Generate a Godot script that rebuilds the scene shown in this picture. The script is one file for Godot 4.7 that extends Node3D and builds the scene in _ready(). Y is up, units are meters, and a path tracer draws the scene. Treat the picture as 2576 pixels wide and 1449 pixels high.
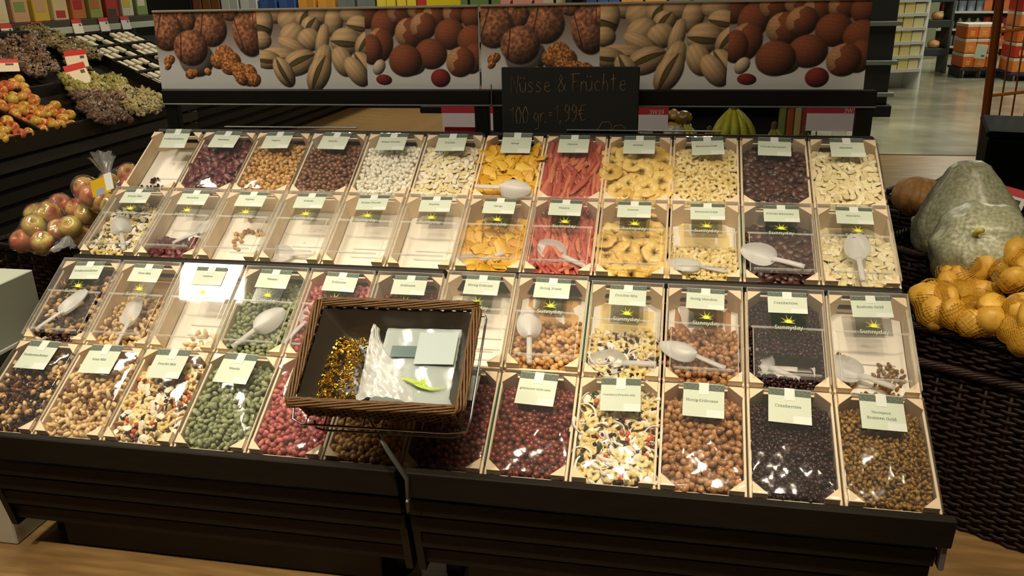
extends Node3D

# ------------------------------------------------------------------ helpers
const HA := 0.45          # height of the stand's front edge above the floor
const PITCH := 0.205      # one crate column
# profile of the sloping display, (height above HA, z), from the front edge to the back
const ROWS := {4: [0.0754, -0.1260, 30.90, 0.2936], 3: [0.2337, -0.3745, 34.06, 0.2959], 2: [0.3963, -0.6746, 30.07, 0.2937], 1: [0.5468, -0.9271, 31.54, 0.2942]}
var rng := RandomNumberGenerator.new()
var noise := FastNoiseLite.new()
var used := {}
var M := {}
var budget := {}
var kinds := {}
var shared := {}

func rgb(r, g, b, a = 255.0) -> Color:
	return Color(r / 255.0, g / 255.0, b / 255.0, a / 255.0)

func mat(c: Color, rough := 0.6, metal := 0.0, spec := 0.5) -> StandardMaterial3D:
	var m := StandardMaterial3D.new()
	m.albedo_color = c
	m.roughness = rough
	m.metallic = metal
	m.metallic_specular = spec
	if c.a < 0.999:
		m.transparency = BaseMaterial3D.TRANSPARENCY_ALPHA
		m.cull_mode = BaseMaterial3D.CULL_DISABLED
	return m

func glow(c: Color, e: float) -> StandardMaterial3D:
	var m := mat(c, 0.5)
	m.emission_enabled = true
	m.emission = c
	m.emission_energy_multiplier = e
	return m

func grain(m: StandardMaterial3D, freq: float, lo: Color, hi: Color, sc: Vector3, world := false, seed_ := 1) -> StandardMaterial3D:
	var n := FastNoiseLite.new()
	n.frequency = freq
	n.seed = seed_
	n.fractal_octaves = 4
	var t := NoiseTexture2D.new()
	t.width = 256
	t.height = 256
	t.seamless = true
	t.noise = n
	var g := Gradient.new()
	g.set_color(0, lo)
	g.set_color(1, hi)
	t.color_ramp = g
	m.albedo_texture = t
	m.uv1_triplanar = true
	m.uv1_world_triplanar = world
	m.uv1_scale = sc
	return m

func S() -> SurfaceTool:
	var st := SurfaceTool.new()
	st.begin(Mesh.PRIMITIVE_TRIANGLES)
	return st

func done(st: SurfaceTool) -> ArrayMesh:
	st.generate_normals()
	return st.commit()

func tri(st: SurfaceTool, a: Vector3, b: Vector3, c: Vector3, out: Vector3):
	if (c - a).cross(b - a).dot(out) < 0.0:
		var t := b
		b = c
		c = t
	st.add_vertex(a)
	st.add_vertex(b)
	st.add_vertex(c)

func quad(st: SurfaceTool, a: Vector3, b: Vector3, c: Vector3, d: Vector3, out: Vector3):
	tri(st, a, b, c, out)
	tri(st, a, c, d, out)

func box(st: SurfaceTool, size: Vector3, xf := Transform3D.IDENTITY, bevel := 0.0):
	st.set_smooth_group(-1)
	var h := size * 0.5
	var k := minf(bevel, minf(h.x, minf(h.y, h.z)) * 0.9)
	var p := {}
	for i in 8:
		var s := Vector3(1 if i & 1 else -1, 1 if i & 2 else -1, 1 if i & 4 else -1)
		for ax in 3:
			var v := s * (h - Vector3.ONE * k)
			v[ax] = s[ax] * h[ax]
			p[i * 3 + ax] = xf * v
	var c := xf.origin
	for ax in 3:
		var b1 := 1 << ((ax + 1) % 3)
		var b2 := 1 << ((ax + 2) % 3)
		for sgn in 2:
			var b0 := (1 << ax) * sgn
			var q := [p[b0 * 3 + ax], p[(b0 | b1) * 3 + ax], p[(b0 | b1 | b2) * 3 + ax], p[(b0 | b2) * 3 + ax]]
			quad(st, q[0], q[1], q[2], q[3], q[0] + q[2] - c * 2.0)
	if k <= 0.0:
		return
	for ax in 3:
		var a1 := (ax + 1) % 3
		var a2 := (ax + 2) % 3
		for s1 in 2:
			for s2 in 2:
				var i0 := (1 << a1) * s1 | (1 << a2) * s2
				var i1 := i0 | (1 << ax)
				quad(st, p[i0 * 3 + a1], p[i1 * 3 + a1], p[i1 * 3 + a2], p[i0 * 3 + a2], p[i0 * 3 + a1] + p[i1 * 3 + a2] - c * 2.0)
	for i in 8:
		tri(st, p[i * 3], p[i * 3 + 1], p[i * 3 + 2], p[i * 3] + p[i * 3 + 1] + p[i * 3 + 2] - c * 3.0)

func T(x: float, y: float, z: float, rot := Vector3.ZERO) -> Transform3D:
	return Transform3D(Basis.from_euler(rot), Vector3(x, y, z))

func boxmesh(size: Vector3, bevel := 0.0) -> ArrayMesh:
	var key := "box%s%s" % [size, bevel]
	if not shared.has(key):
		var st := S()
		box(st, size, Transform3D.IDENTITY, bevel)
		shared[key] = done(st)
	return shared[key]

func tube(st: SurfaceTool, pts: Array, r: float, sides := 6, flat := 1.0, up := Vector3.ZERO):
	st.set_smooth_group(0)
	var rings := []
	var n := pts.size()
	var side := Vector3.ZERO
	for i in n:
		var d: Vector3 = (pts[mini(i + 1, n - 1)] - pts[maxi(i - 1, 0)]).normalized()
		if up != Vector3.ZERO:
			side = d.cross(up).normalized()
		elif i == 0:
			side = d.cross(Vector3.UP if absf(d.y) < 0.9 else Vector3.RIGHT).normalized()
		else:
			side = (side - d * side.dot(d)).normalized()
		var top := side.cross(d)
		var ring := []
		for k in sides:
			var a := TAU * k / sides
			ring.append(pts[i] + side * cos(a) * r + top * sin(a) * r * flat)
		rings.append(ring)
	for i in n - 1:
		for k in sides:
			var k2 := (k + 1) % sides
			quad(st, rings[i][k], rings[i][k2], rings[i + 1][k2], rings[i + 1][k], rings[i][k] + rings[i + 1][k2] - pts[i] - pts[i + 1])
	for e in [0, n - 1]:
		var d2: Vector3 = (pts[0] - pts[1]) if e == 0 else (pts[n - 1] - pts[n - 2])
		for k in sides - 2:
			tri(st, rings[e][0], rings[e][k + 1], rings[e][k + 2], d2)

func lathe(st: SurfaceTool, prof: Array, segs := 16, xf := Transform3D.IDENTITY):
	st.set_smooth_group(0)
	for i in prof.size() - 1:
		for k in segs:
			var v := []
			for q in [[i, k], [i, k + 1], [i + 1, k + 1], [i + 1, k]]:
				var a: float = TAU * (q[1] % segs) / segs
				var pr: Vector2 = prof[q[0]]
				v.append(Vector3(cos(a) * pr.x, pr.y, sin(a) * pr.x))
			var am := TAU * (k + 0.5) / segs
			var dp: Vector2 = prof[i + 1] - prof[i]
			var out := Vector3(cos(am) * dp.y, -dp.x, sin(am) * dp.y)
			quad(st, xf * v[0], xf * v[1], xf * v[2], xf * v[3], xf.basis * out)

# lumpy ellipsoid; bend curves its length (z), dent makes hollows
func blob(st: SurfaceTool, r: Vector3, rough := 0.1, bend := 0.0, sd := 0, rings := 6, segs := 9, xf := Transform3D.IDENTITY, freq := 1.3, ribs := 0, rib := 0.0):
	st.set_smooth_group(0)
	var rows := []
	for i in rings + 1:
		var row := []
		var th := PI * i / rings
		for k in segs:
			var a := TAU * k / segs
			var d := Vector3(sin(th) * cos(a), sin(th) * sin(a), cos(th))
			var e := 1.0 + rough * noise.get_noise_3d(d.x * 60.0 * freq + sd * 71.3, d.y * 60.0 * freq, d.z * 60.0 * freq)
			if ribs:
				e *= 1.0 - rib * (0.5 + 0.5 * cos(a * ribs)) * sin(th)
			var v := d * r * e
			v.y += bend * (v.z * v.z) / maxf(r.z, 1e-6)
			row.append(xf * v)
		rows.append(row)
	for i in rings:
		for k in segs:
			var k2 := (k + 1) % segs
			var a0: Vector3 = rows[i][k]
			var c0: Vector3 = rows[i + 1][k2]
			var out: Vector3 = a0 + c0 - 2.0 * (rows[0][0] + rows[rings][0]) * 0.5
			if i == 0:
				tri(st, rows[0][0], rows[1][k], rows[1][k2], out)
			elif i == rings - 1:
				tri(st, rows[i][k], rows[i][k2], rows[rings][0], out)
			else:
				quad(st, a0, rows[i][k2], c0, rows[i + 1][k], out)

func sheet(st: SurfaceTool, nu: int, nv: int, f: Callable, out := Vector3.UP):
	st.set_smooth_group(0)
	var g := []
	for i in nu + 1:
		var row := []
		for j in nv + 1:
			row.append(f.call(float(i) / nu, float(j) / nv))
		g.append(row)
	for i in nu:
		for j in nv:
			quad(st, g[i][j], g[i + 1][j], g[i + 1][j + 1], g[i][j + 1], out)

func prism(st: SurfaceTool, poly: PackedVector2Array, depth: float, xf := Transform3D.IDENTITY):
	st.set_smooth_group(-1)
	var idx := Geometry2D.triangulate_polygon(poly)
	for k in range(0, idx.size(), 3):
		for s in [0.5, -0.5]:
			var v := []
			for q in 3:
				var p := poly[idx[k + q]]
				v.append(xf * Vector3(p.x, p.y, s * depth))
			tri(st, v[0], v[1], v[2], xf.basis.z * s)
	var ccw := not Geometry2D.is_polygon_clockwise(poly)
	for i in poly.size():
		var a := poly[i]
		var b := poly[(i + 1) % poly.size()]
		var nrm := Vector3(b.y - a.y, a.x - b.x, 0) * (1.0 if ccw else -1.0)
		quad(st, xf * Vector3(a.x, a.y, depth / 2), xf * Vector3(b.x, b.y, depth / 2), xf * Vector3(b.x, b.y, -depth / 2), xf * Vector3(a.x, a.y, -depth / 2), xf.basis * nrm)

func numbered(n: String) -> String:
	if not used.has(n):
		used[n] = 0
		return n
	used[n] += 1
	return "%s_%03d" % [n, used[n]]

func tag(o: Node3D, label: String, category: String, group := "", kind := ""):
	o.set_meta("label", label)
	o.set_meta("category", category)
	if group:
		o.set_meta("group", group)
	if kind:
		o.set_meta("kind", kind)

func thing(called: String, label: String, category: String, xf := Transform3D.IDENTITY, group := "") -> Node3D:
	var o := Node3D.new()
	o.name = numbered(called)
	add_child(o)
	o.transform = xf
	tag(o, label, category, group)
	return o

func obj(called: String, mesh: Mesh, m: Material, parent: Node3D = null, xf := Transform3D.IDENTITY) -> MeshInstance3D:
	var o := MeshInstance3D.new()
	o.mesh = mesh
	o.material_override = m
	o.transform = xf
	if parent == null:
		o.name = numbered(called)
		add_child(o)
	else:
		o.name = called
		parent.add_child(o, true)
	return o

func one(called: String, mesh: Mesh, m: Material, xf: Transform3D, label: String, category: String, group := "") -> MeshInstance3D:
	var o := obj(called, mesh, m, null, xf)
	tag(o, label, category, group)
	return o

func struct(called: String, mesh: Mesh, m: Material, xf := Transform3D.IDENTITY) -> MeshInstance3D:
	var o := obj(called, mesh, m, null, xf)
	o.set_meta("kind", "structure")
	return o

func lettering(parent: Node3D, text: String, width: float, m: Material, xf: Transform3D, called := "lettering", fam := "Droid Serif", height := 0.0):
	var key := text + fam + str(width) + str(height)
	if not shared.has(key):
		var f := SystemFont.new()
		f.font_names = PackedStringArray([fam])
		var t := TextMesh.new()
		t.font = f
		t.text = text
		t.font_size = 24
		t.depth = 0.0004
		t.pixel_size = 0.001
		t.curve_step = 4.0
		var w := t.get_aabb().size
		t.pixel_size = 0.001 * width / maxf(w.x, 1e-4)
		shared[key] = t
	return obj(called, shared[key], m, parent, xf)

# ------------------------------------------------------------------ scene
func _ready():
	rng.seed = 20
	noise.seed = 5
	noise.frequency = 0.02
	var cam := Camera3D.new()
	cam.name = "camera"
	add_child(cam)
	cam.position = Vector3(0.62103, 1.5463, 1.66656)
	cam.rotation_degrees = Vector3(-20.0, 11.325, -1.294)
	cam.fov = 38.22
	cam.near = 0.05
	cam.far = 100.0
	cam.current = true
	var we := WorldEnvironment.new()
	we.name = "environment"
	var env := Environment.new()
	env.background_mode = Environment.BG_COLOR
	env.background_color = Color(0.0, 0.0, 0.0)
	env.tonemap_mode = Environment.TONE_MAPPER_LINEAR
	env.tonemap_exposure = 1.55
	env.sdfgi_enabled = true
	env.ssao_enabled = true
	env.ssil_enabled = true
	we.environment = env
	add_child(we)
	lights()
	materials()
	room()
	stand()
	sign_boards()
	make_kinds()
	crates()
	scoops()
	basket_on_stand()
	left_side()
	right_side()
	behind()
	aisle()

func spot(at: Vector3, to: Vector3, e: float, half: float, c: Color, size := 0.05, blend := 0.6):
	var xf := Transform3D(Basis.looking_at(to - at), at)
	var t := thing("track_spotlight", "black cylindrical track spotlight hanging from the ceiling over the %s" % ("nut stand" if at.x > -2.4 else "fruit display"), "spotlight", xf, "track spotlights")
	var st := S()
	lathe(st, [Vector2(0.0, 0.16), Vector2(0.05, 0.16), Vector2(0.055, 0.15), Vector2(0.055, 0.0), Vector2(0.05, 0.0), Vector2(0.05, 0.03), Vector2(0.0, 0.03)], 16, T(0, 0, 0.012, Vector3(PI / 2, 0, 0)))
	tube(st, [Vector3(0, 0, 0.1), xf.affine_inverse() * Vector3(at.x, 3.78, at.z)], 0.012)
	obj("housing", done(st), mat(rgb(25, 25, 25), 0.5), t)
	st = S()
	lathe(st, [Vector2(0.0, 0.0), Vector2(0.048, 0.0), Vector2(0.048, 0.004), Vector2(0.0, 0.004)], 16, T(0, 0, 0.006, Vector3(PI / 2, 0, 0)))
	obj("lamp_lens", done(st), glow(c, 30.0), t)
	var l := SpotLight3D.new()
	l.name = "spot_lamp"
	l.light_energy = e
	l.light_color = c
	l.spot_angle = half
	l.spot_angle_attenuation = blend
	l.spot_range = 12.0
	l.spot_attenuation = 2.0
	l.light_size = size
	l.shadow_enabled = true
	add_child(l, true)
	l.transform = Transform3D(xf.basis, xf * Vector3(0, 0, -0.01))

func panel(at: Vector3, sx: float, sz: float, e: float, c: Color, g := 3.0):
	var t := thing("ceiling_light", "white flat ceiling light panel above the shop aisle", "ceiling light", T(at.x, at.y, at.z), "ceiling light panels")
	obj("light_frame", boxmesh(Vector3(sx + 0.04, 0.05, sz + 0.04), 0.005), mat(rgb(180, 180, 180)), t, T(0, 0.035, 0))
	obj("light_panel", boxmesh(Vector3(sx, 0.02, sz), 0.0), glow(c, g), t)
	var l := AreaLight3D.new()
	l.name = "panel_lamp"
	l.area_size = Vector2(sx, sz)
	l.light_energy = e
	l.light_color = c
	l.area_range = 25.0
	l.shadow_enabled = true
	add_child(l, true)
	l.transform = T(at.x, at.y - 0.015, at.z, Vector3(-PI / 2, 0, 0))

func lights():
	var warm := Color(1.0, 0.93, 0.80)
	# track spotlights in front of the nut stand, above and behind the photographer
	for x in [-1.25, -0.45, 0.4, 1.2]:
		spot(Vector3(x, 3.3, 1.25), Vector3(x * 0.85, 0.58, -0.34), 2.7, 17.6, warm, 0.08)
	# smaller spots straight above the stand: their images are the hot spots in the film covers
	for p in [[-1.0, 0.45], [-0.35, 0.8], [0.15, 0.35], [0.75, 0.75], [1.1, 0.3], [1.7, 0.6]]:
		spot(Vector3(p[0], 3.3, p[1]), Vector3(p[0] * 0.9, 0.6, -0.35), 0.4, 20.0, warm, 0.06)
	panel(Vector3(-1.25, 3.3, 0.12), 0.3, 0.36, 0.45, Color(1.0, 0.96, 0.88), 14.0)
	# flood panel over the left end of the stand
	panel(Vector3(-2.2, 3.3, -0.5), 0.42, 0.42, 1.3, Color(1.0, 0.95, 0.85), 14.0)
	# fruit display on the left
	spot(Vector3(-2.6, 3.3, -2.6), Vector3(-3.8, 0.9, -3.5), 2.6, 24.0, Color(1.0, 0.84, 0.6))
	spot(Vector3(-2.7, 3.3, -4.6), Vector3(-4.2, 1.0, -4.8), 2.2, 30.0, Color(1.0, 0.88, 0.66))
	# potatoes and pumpkins on the right
	spot(Vector3(2.2, 3.3, 0.6), Vector3(1.75, 0.7, -1.1), 1.9, 16.0, warm)
	# shop lighting behind
	for p in [Vector3(4.4, 3.7, -8.0), Vector3(6.0, 3.7, -12.0), Vector3(6.0, 3.7, -16.0), Vector3(9.5, 3.7, -17.0), Vector3(0.8, 3.7, -8.6), Vector3(-3.4, 3.7, -8.4)]:
		panel(p, 0.6, 1.2, 4.5 if p.x > 2 else 4.5, Color(1.0, 0.98, 0.88))

func materials():
	M.wood = grain(mat(rgb(234, 218, 192), 0.75), 0.02, Color(0.93, 0.91, 0.88), Color(1, 1, 1), Vector3(2, 14, 3))
	M.woodend = mat(rgb(230, 208, 176), 0.8)
	M.paper = mat(rgb(238, 232, 222), 0.9)
	M.film = mat(rgb(255, 255, 255, 6), 0.07, 0.0, 0.6)
	M.acrylic = mat(rgb(255, 255, 255, 6), 0.03)
	M.edge = mat(rgb(240, 240, 235, 70), 0.12)
	M.black = mat(rgb(20, 18, 16), 0.5, 0.0, 0.35)
	M.slat = grain(mat(rgb(38, 34, 28), 0.6, 0.0, 0.3), 0.03, Color(0.8, 0.8, 0.8), Color(1, 1, 1), Vector3(1, 12, 1))
	M.dark = mat(rgb(12, 12, 12), 0.6)
	M.grey = mat(rgb(120, 122, 120), 0.4, 0.3)
	M.steel = mat(rgb(190, 190, 190), 0.25, 0.9)
	M.white = mat(rgb(235, 235, 232), 0.6)
	M.card = mat(rgb(200, 210, 194), 0.6)
	M.cardwhite = mat(rgb(216, 222, 216), 0.6)
	M.photo = grain(mat(rgb(150, 162, 148), 0.6), 0.05, Color(0.2, 0.24, 0.2), Color(1, 1, 1), Vector3(18, 18, 30))
	M.ink = mat(rgb(70, 90, 70), 0.7)
	M.star = mat(rgb(226, 232, 70), 0.5)
	M.logo = mat(rgb(205, 210, 190), 0.5)
	M.plate = mat(rgb(40, 60, 45, 60), 0.15)
	M.scoop = mat(rgb(222, 222, 222, 165), 0.35)
	M.scoop.backlight_enabled = true
	M.scoop.backlight = Color(0.5, 0.5, 0.5)
	M.wicker = grain(mat(rgb(134, 96, 52), 0.5), 0.05, Color(0.4, 0.38, 0.34), Color(1.1, 1.08, 1), Vector3(30, 30, 30))
	M.darkwicker = grain(mat(rgb(50, 26, 18), 0.5, 0.0, 0.4), 0.05, Color(0.5, 0.5, 0.5), Color(1, 1, 1), Vector3(14, 14, 14))
	M.red = mat(rgb(200, 30, 38), 0.5)
	M.green = mat(rgb(30, 95, 60), 0.5)

func room():
	var wood := grain(mat(rgb(176, 140, 92), 0.32), 0.02, Color(0.72, 0.7, 0.66), Color(1, 1, 1), Vector3(0.5, 1, 4), true, 3)
	struct("floor", boxmesh(Vector3(30, 0.2, 42)), wood, T(1, -0.1, -14))
	var tile := grain(mat(rgb(186, 184, 160), 0.16), 0.012, Color(0.72, 0.72, 0.72), Color(1, 1, 1), Vector3(0.35, 0.35, 0.35), true, 9)
	var st := S()
	prism(st, PackedVector2Array([Vector2(1.9, 6.5), Vector2(15, 6.5), Vector2(15, 34), Vector2(-13, 34), Vector2(-13, 10.0), Vector2(1.9, 10.0)]), 0.006, T(0, 0.003, 0, Vector3(-PI / 2, 0, 0)))
	struct("floor", done(st), tile)
	var wallm := mat(rgb(120, 118, 108), 0.9)
	struct("wall_back", boxmesh(Vector3(30, 4, 0.2)), wallm, T(1, 2, -34))
	struct("wall_front", boxmesh(Vector3(30, 4, 0.2)), wallm, T(1, 2, 6))
	struct("wall_left", boxmesh(Vector3(0.2, 4, 40)), wallm, T(-13, 2, -14))
	struct("wall_right", boxmesh(Vector3(0.2, 4, 40)), wallm, T(15, 2, -14))
	struct("ceiling", boxmesh(Vector3(30, 0.2, 42)), mat(rgb(90, 88, 82), 0.9), T(1, 3.9, -14))

func row_xf(row: int) -> Transform3D:
	var r = ROWS[row]
	var a: float = deg_to_rad(r[2])
	return Transform3D(Basis(Vector3(1, 0, 0), Vector3(0, cos(a), sin(a)), Vector3(0, -sin(a), cos(a))), Vector3(0, r[0] + HA, r[1]))

func crate_xf(row: int, col: int) -> Transform3D:
	var x := row_xf(row)
	x.origin.x = (col - 5.5) * PITCH
	if row == 3 and (col == 6 or col == 7):
		x.origin += x.basis * Vector3(0, 0, -0.012)
	return x

func stand():
	for s in [-1, 1]:
		var where: String = "left" if s < 0 else "right"
		var t := thing("market_stand", "black slatted market stand module carrying the %s half of the nut crates" % where, "display stand", T(s * 0.6175, 0, 0), "market stand modules")
		var w := 1.23
		# sloping decks under the crates
		var st := S()
		for pr in [[4, 3], [2, 1]]:
			for rr in pr:
				var x := row_xf(rr)
				box(st, Vector3(w - 0.01, 0.02, 0.296), x * T(0, -0.092, 0), 0.0)
		obj("sloped_deck", done(st), M.black, t)
		st = S()
		box(st, Vector3(w, 0.078, 0.022), T(0.015 * (1 if s > 0 else 0), HA - 0.03, 0.018, Vector3(0.12, 0, 0)), 0.003)
		obj("front_board", done(st), M.slat, t)
		for k in 4:
			obj("slat", boxmesh(Vector3(w - 0.012, 0.05, 0.02), 0.002), M.slat, t, T(0, HA - 0.112 - k * 0.064, -0.008 - k * 0.022, Vector3(0.1, 0, 0)))
		obj("inner_wall", boxmesh(Vector3(w - 0.05, 0.30, 0.02)), M.dark, t, T(0, 0.24, -0.09, Vector3(0.2, 0, 0)))
		obj("plinth", boxmesh(Vector3(w - 0.24, 0.1, 0.9), 0.004), M.dark, t, T(0.0, 0.05, -0.57))
		for k in 2:
			obj("foot", boxmesh(Vector3(0.05, 0.1, 0.06), 0.004), M.dark, t, T((k - 0.5) * (w - 0.14), 0.05, -0.2))
		for k in 2:
			var side := S()
			prism(side, PackedVector2Array([Vector2(0.0, 0.42), Vector2(-0.06, 0.1), Vector2(-1.1, 0.1), Vector2(-1.1, HA + 0.55), Vector2(-0.51, HA + 0.2)]), 0.02, Transform3D(Basis(Vector3(0, 0, 1), Vector3(0, 1, 0), Vector3(-1, 0, 0)), Vector3((k - 0.5) * (w - 0.03), 0, 0)))
			obj("side_panel", done(side), M.black, t)
		obj("step_rail", boxmesh(Vector3(w - 0.012, 0.06, 0.034), 0.008), M.black, t, T(0, HA + 0.2985, -0.525))
		obj("rear_rail", boxmesh(Vector3(w - 0.012, 0.05, 0.02), 0.008), M.black, t, T(0, HA + 0.61, -1.068))
		obj("rear_lip", boxmesh(Vector3(0.5, 0.004, 0.01), 0.001), M.grey, t, T(-0.1, HA + 0.642, -1.085))
		for k in 2:
			obj("post", boxmesh(Vector3(0.05, 1.17, 0.03), 0.003), M.black, t, T((k - 0.5) * (w - 0.06), 0.585, -1.15))
		obj("header_bar", boxmesh(Vector3(w, 0.05, 0.03), 0.003), M.black, t, T(0, 1.19, -1.15))
		obj("bar_lip", boxmesh(Vector3(w, 0.005, 0.034), 0.001), M.grey, t, T(0, 1.164, -1.147))
		if s > 0:
			obj("seam_bracket", boxmesh(Vector3(0.004, 0.07, 0.006), 0.001), M.steel, t, T(-0.612, 1.20, -1.13))
			obj("end_bracket", boxmesh(Vector3(0.012, 0.07, 0.03), 0.002), M.grey, t, T(0.62, HA - 0.1, 0.0))

# ---- printed nut pictures -------------------------------------------------
func ell(im: Image, cx: float, cy: float, rx: float, ry: float, rot: float, base: Color, style: int, sd := 0):
	var W := im.get_width()
	var H := im.get_height()
	var R := maxf(rx, ry) + 2.0
	var ca := cos(rot)
	var sa := sin(rot)
	for y in range(maxi(0, int(cy - R)), mini(H, int(cy + R) + 1)):
		for x in range(maxi(0, int(cx - R)), mini(W, int(cx + R) + 1)):
			var dx := x - cx
			var dy := y - cy
			var u := (dx * ca + dy * sa) / rx
			var v := (-dx * sa + dy * ca) / ry
			var q := u * u + v * v
			if q > 1.0:
				continue
			var w := sqrt(1.0 - q)
			var lx := (u * ca - v * sa)
			var ly := (u * sa + v * ca)
			var l := clampf(0.35 + 0.75 * (-0.45 * lx - 0.55 * ly + 0.7 * w), 0.15, 1.25)
			var c := base
			if style == 0 or style == 3:   # walnut shell / kernel
				var f := 0.05 if style == 0 else 0.085
				var n := noise.get_noise_3d((x + sd * 40) * f * 50.0, y * f * 50.0, 0.0)
				l *= 1.0 + (0.7 if style == 0 else 0.95) * n
				if style == 0 and absf(u + 0.55) < 0.035 + 0.02 * n:
					l *= 0.5
			elif style == 1:               # pistachio with its split
				var slit := absf(v - 0.15 * (1.0 - u * u)) / (0.22 * (1.0 - u * u) + 0.001)
				if sd % 3 != 0 and slit < 1.0:
					c = rgb(120, 105, 60) if slit < 0.75 else rgb(70, 45, 30)
					l *= 0.8
				l *= 1.0 + 0.04 * sin(v * 14.0 + u * 2.0) + 0.1 * noise.get_noise_2d(x * 9.0 + sd * 50, y * 9.0)
			elif style == 2:               # hazelnut with paler cap
				var cap := 0.35 + 0.1 * sin(v * 9.0)
				if u < -cap and sd % 2 == 0:
					c = rgb(190, 140, 100)
				l *= 1.0 + 0.025 * sin(v * 30.0) + 0.15 * noise.get_noise_2d(x * 8.0 + sd * 50, y * 5.0)
			var old := im.get_pixel(x, y)
			var k := clampf((1.0 - q) * 6.0, 0.0, 1.0)
			im.set_pixel(x, y, old.lerp(Color(c.r * l, c.g * l, c.b * l), k))

func print_texture(which: int) -> ImageTexture:
	var W := 448
	var H := 320
	var im := Image.create(W, H, false, Image.FORMAT_RGB8)
	for y in H:
		var t := clampf((float(y) / H - 0.1) / 0.6, 0.0, 1.0)
		im.fill_rect(Rect2i(0, y, W, 1), rgb(120, 95, 80).lerp(rgb(206, 206, 206), t))
	if which == 0:
		var br := rgb(158, 104, 74)
		for e in [[0.05, 0.1, .16, .2, 0.3], [.2, .02, .13, .14, 0.0], [.3, .1, .12, .16, .0], [.55, .22, .165, .24, .2], [.74, .02, .1, .1, .3], [.12, .25, .17, .26, .3], [.9, .3, .14, .30, -.25], [1.02, .12, .1, .12, 0]]:
			ell(im, e[0] * W, e[1] * H, e[2] * W, e[3] * H, e[4], br, 0, int(e[0] * 100))
		for e in [[.36, .52, .18, .25], [.60, .60, .06, .03]]:
			ell(im, (e[0] + .02) * W, (e[1] + .08) * H, e[2] * W, e[3] * H, 0, rgb(150, 140, 135), 9)
		ell(im, .335 * W, .46 * H, .175 * W, .245 * H, 0.1, br, 0, 3)
		for e in [[.66, .56, .1, .14], [.60, .62, .09, .12], [.72, .63, .1, .13], [.70, .72, .09, .1], [.80, .77, .1, .12], [.88, .82, .11, .12], [.93, .88, .07, .09], [.80, .86, .08, .08], [.11, .62, .045, .09], [.09, .7, .03, .06], [.31, .80, .06, .07], [.35, .78, .04, .05], [.48, .77, .04, .05]]:
			ell(im, e[0] * W, e[1] * H, e[2] * W, e[3] * H, e[0] * 9.0, rgb(182, 118, 66), 3, int(e[0] * 77))
	elif which == 1:
		var tan_ := rgb(204, 170, 128)
		for e in [[.03, .08, .1, .13, .2], [.18, .04, .13, .1, .2], [.33, .12, .14, .15, 2.6], [.46, .1, .1, .12, 2.2], [.6, .05, .12, .11, .1], [.72, .14, .09, .17, .2], [.9, .06, .13, .1, .1], [.95, .22, .13, .12, .2], [.05, .2, .1, .2, .3], [.5, .2, .1, .1, 2.2], [.33, .33, .14, .14, 2.5], [.03, .37, .1, .1, .1], [.48, .37, .11, .13, 1.0], [.6, .4, .18, .07, 1.8], [.82, .4, .15, .15, .1], [1.0, .42, .14, .1, 2.2], [.33, .46, .17, .08, .5], [.2, .6, .22, .12, .1], [.07, .62, .14, .1, .1], [.37, .66, .18, .13, 2.7], [.58, .68, .2, .1, 1.9], [.78, .65, .15, .11, 1.2], [.55, .8, .19, .12, 2.0], [.22, .78, .16, .1, 1.1], [.98, .74, .18, .12, 1.0], [.9, .78, .16, .1, 1.0]]:
			ell(im, e[0] * W, e[1] * H, e[2] * W, e[3] * W * 0.9, e[4], tan_, 1, int(e[0] * 100))
	else:
		var hz := rgb(142, 80, 52)
		for e in [[.02, .05, .12, .2, 0], [.17, .2, .12, .22, .2], [.32, .03, .12, .18, .1], [.5, .02, .12, .14, 0], [.62, .1, .11, .16, .3], [.8, .06, .11, .16, 0], [.95, .1, .1, .16, .2], [.12, .45, .13, .24, .3], [.4, .3, .14, .2, .1], [.52, .22, .12, .18, .4], [.75, .32, .14, .2, .1], [.95, .4, .14, .2, .4], [.95, .62, .1, .2, .2], [.58, .56, .15, .2, .1], [.84, .66, .13, .2, .3], [.05, .5, .1, .2, 0]]:
			ell(im, e[0] * W, e[1] * H, e[2] * W, e[3] * H, e[4], hz, 2, int(e[0] * 100))
		ell(im, .37 * W, .72 * H, .16 * W, .12 * H, 0, rgb(150, 140, 135), 9)
		ell(im, .35 * W, .64 * H, .155 * W, .215 * H, 0.1, hz, 2, 5)
		ell(im, .11 * W, .72 * H, .055 * W, .11 * H, .5, rgb(215, 195, 170), 9)
		ell(im, .15 * W, .88 * H, .075 * W, .07 * H, .1, rgb(130, 45, 40), 2, 3)
		ell(im, .66 * W, .86 * H, .09 * W, .12 * H, 0, rgb(140, 50, 48), 2, 1)
	return ImageTexture.create_from_image(im)

func picture_mesh(w: float, h: float) -> ArrayMesh:
	var key := "pic%s%s" % [w, h]
	if not shared.has(key):
		var st := S()
		st.set_smooth_group(-1)
		var p := [Vector3(-w / 2, h / 2, 0.002), Vector3(w / 2, h / 2, 0.002), Vector3(w / 2, -h / 2, 0.002), Vector3(-w / 2, -h / 2, 0.002)]
		var uv := [Vector2(0, 0), Vector2(1, 0), Vector2(1, 1), Vector2(0, 1)]
		for i in [0, 1, 2, 0, 2, 3]:
			st.set_uv(uv[i])
			st.add_vertex(p[i])
		for i in 4:
			var a: Vector3 = p[i]
			var b: Vector3 = p[(i + 1) % 4]
			var dz := Vector3(0, 0, -0.004)
			for v in [a, a + dz, b + dz, a, b + dz, b]:
				st.set_uv(Vector2(0.5, 0.99))
				st.add_vertex(v)
		shared[key] = done(st)
	return shared[key]

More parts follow.
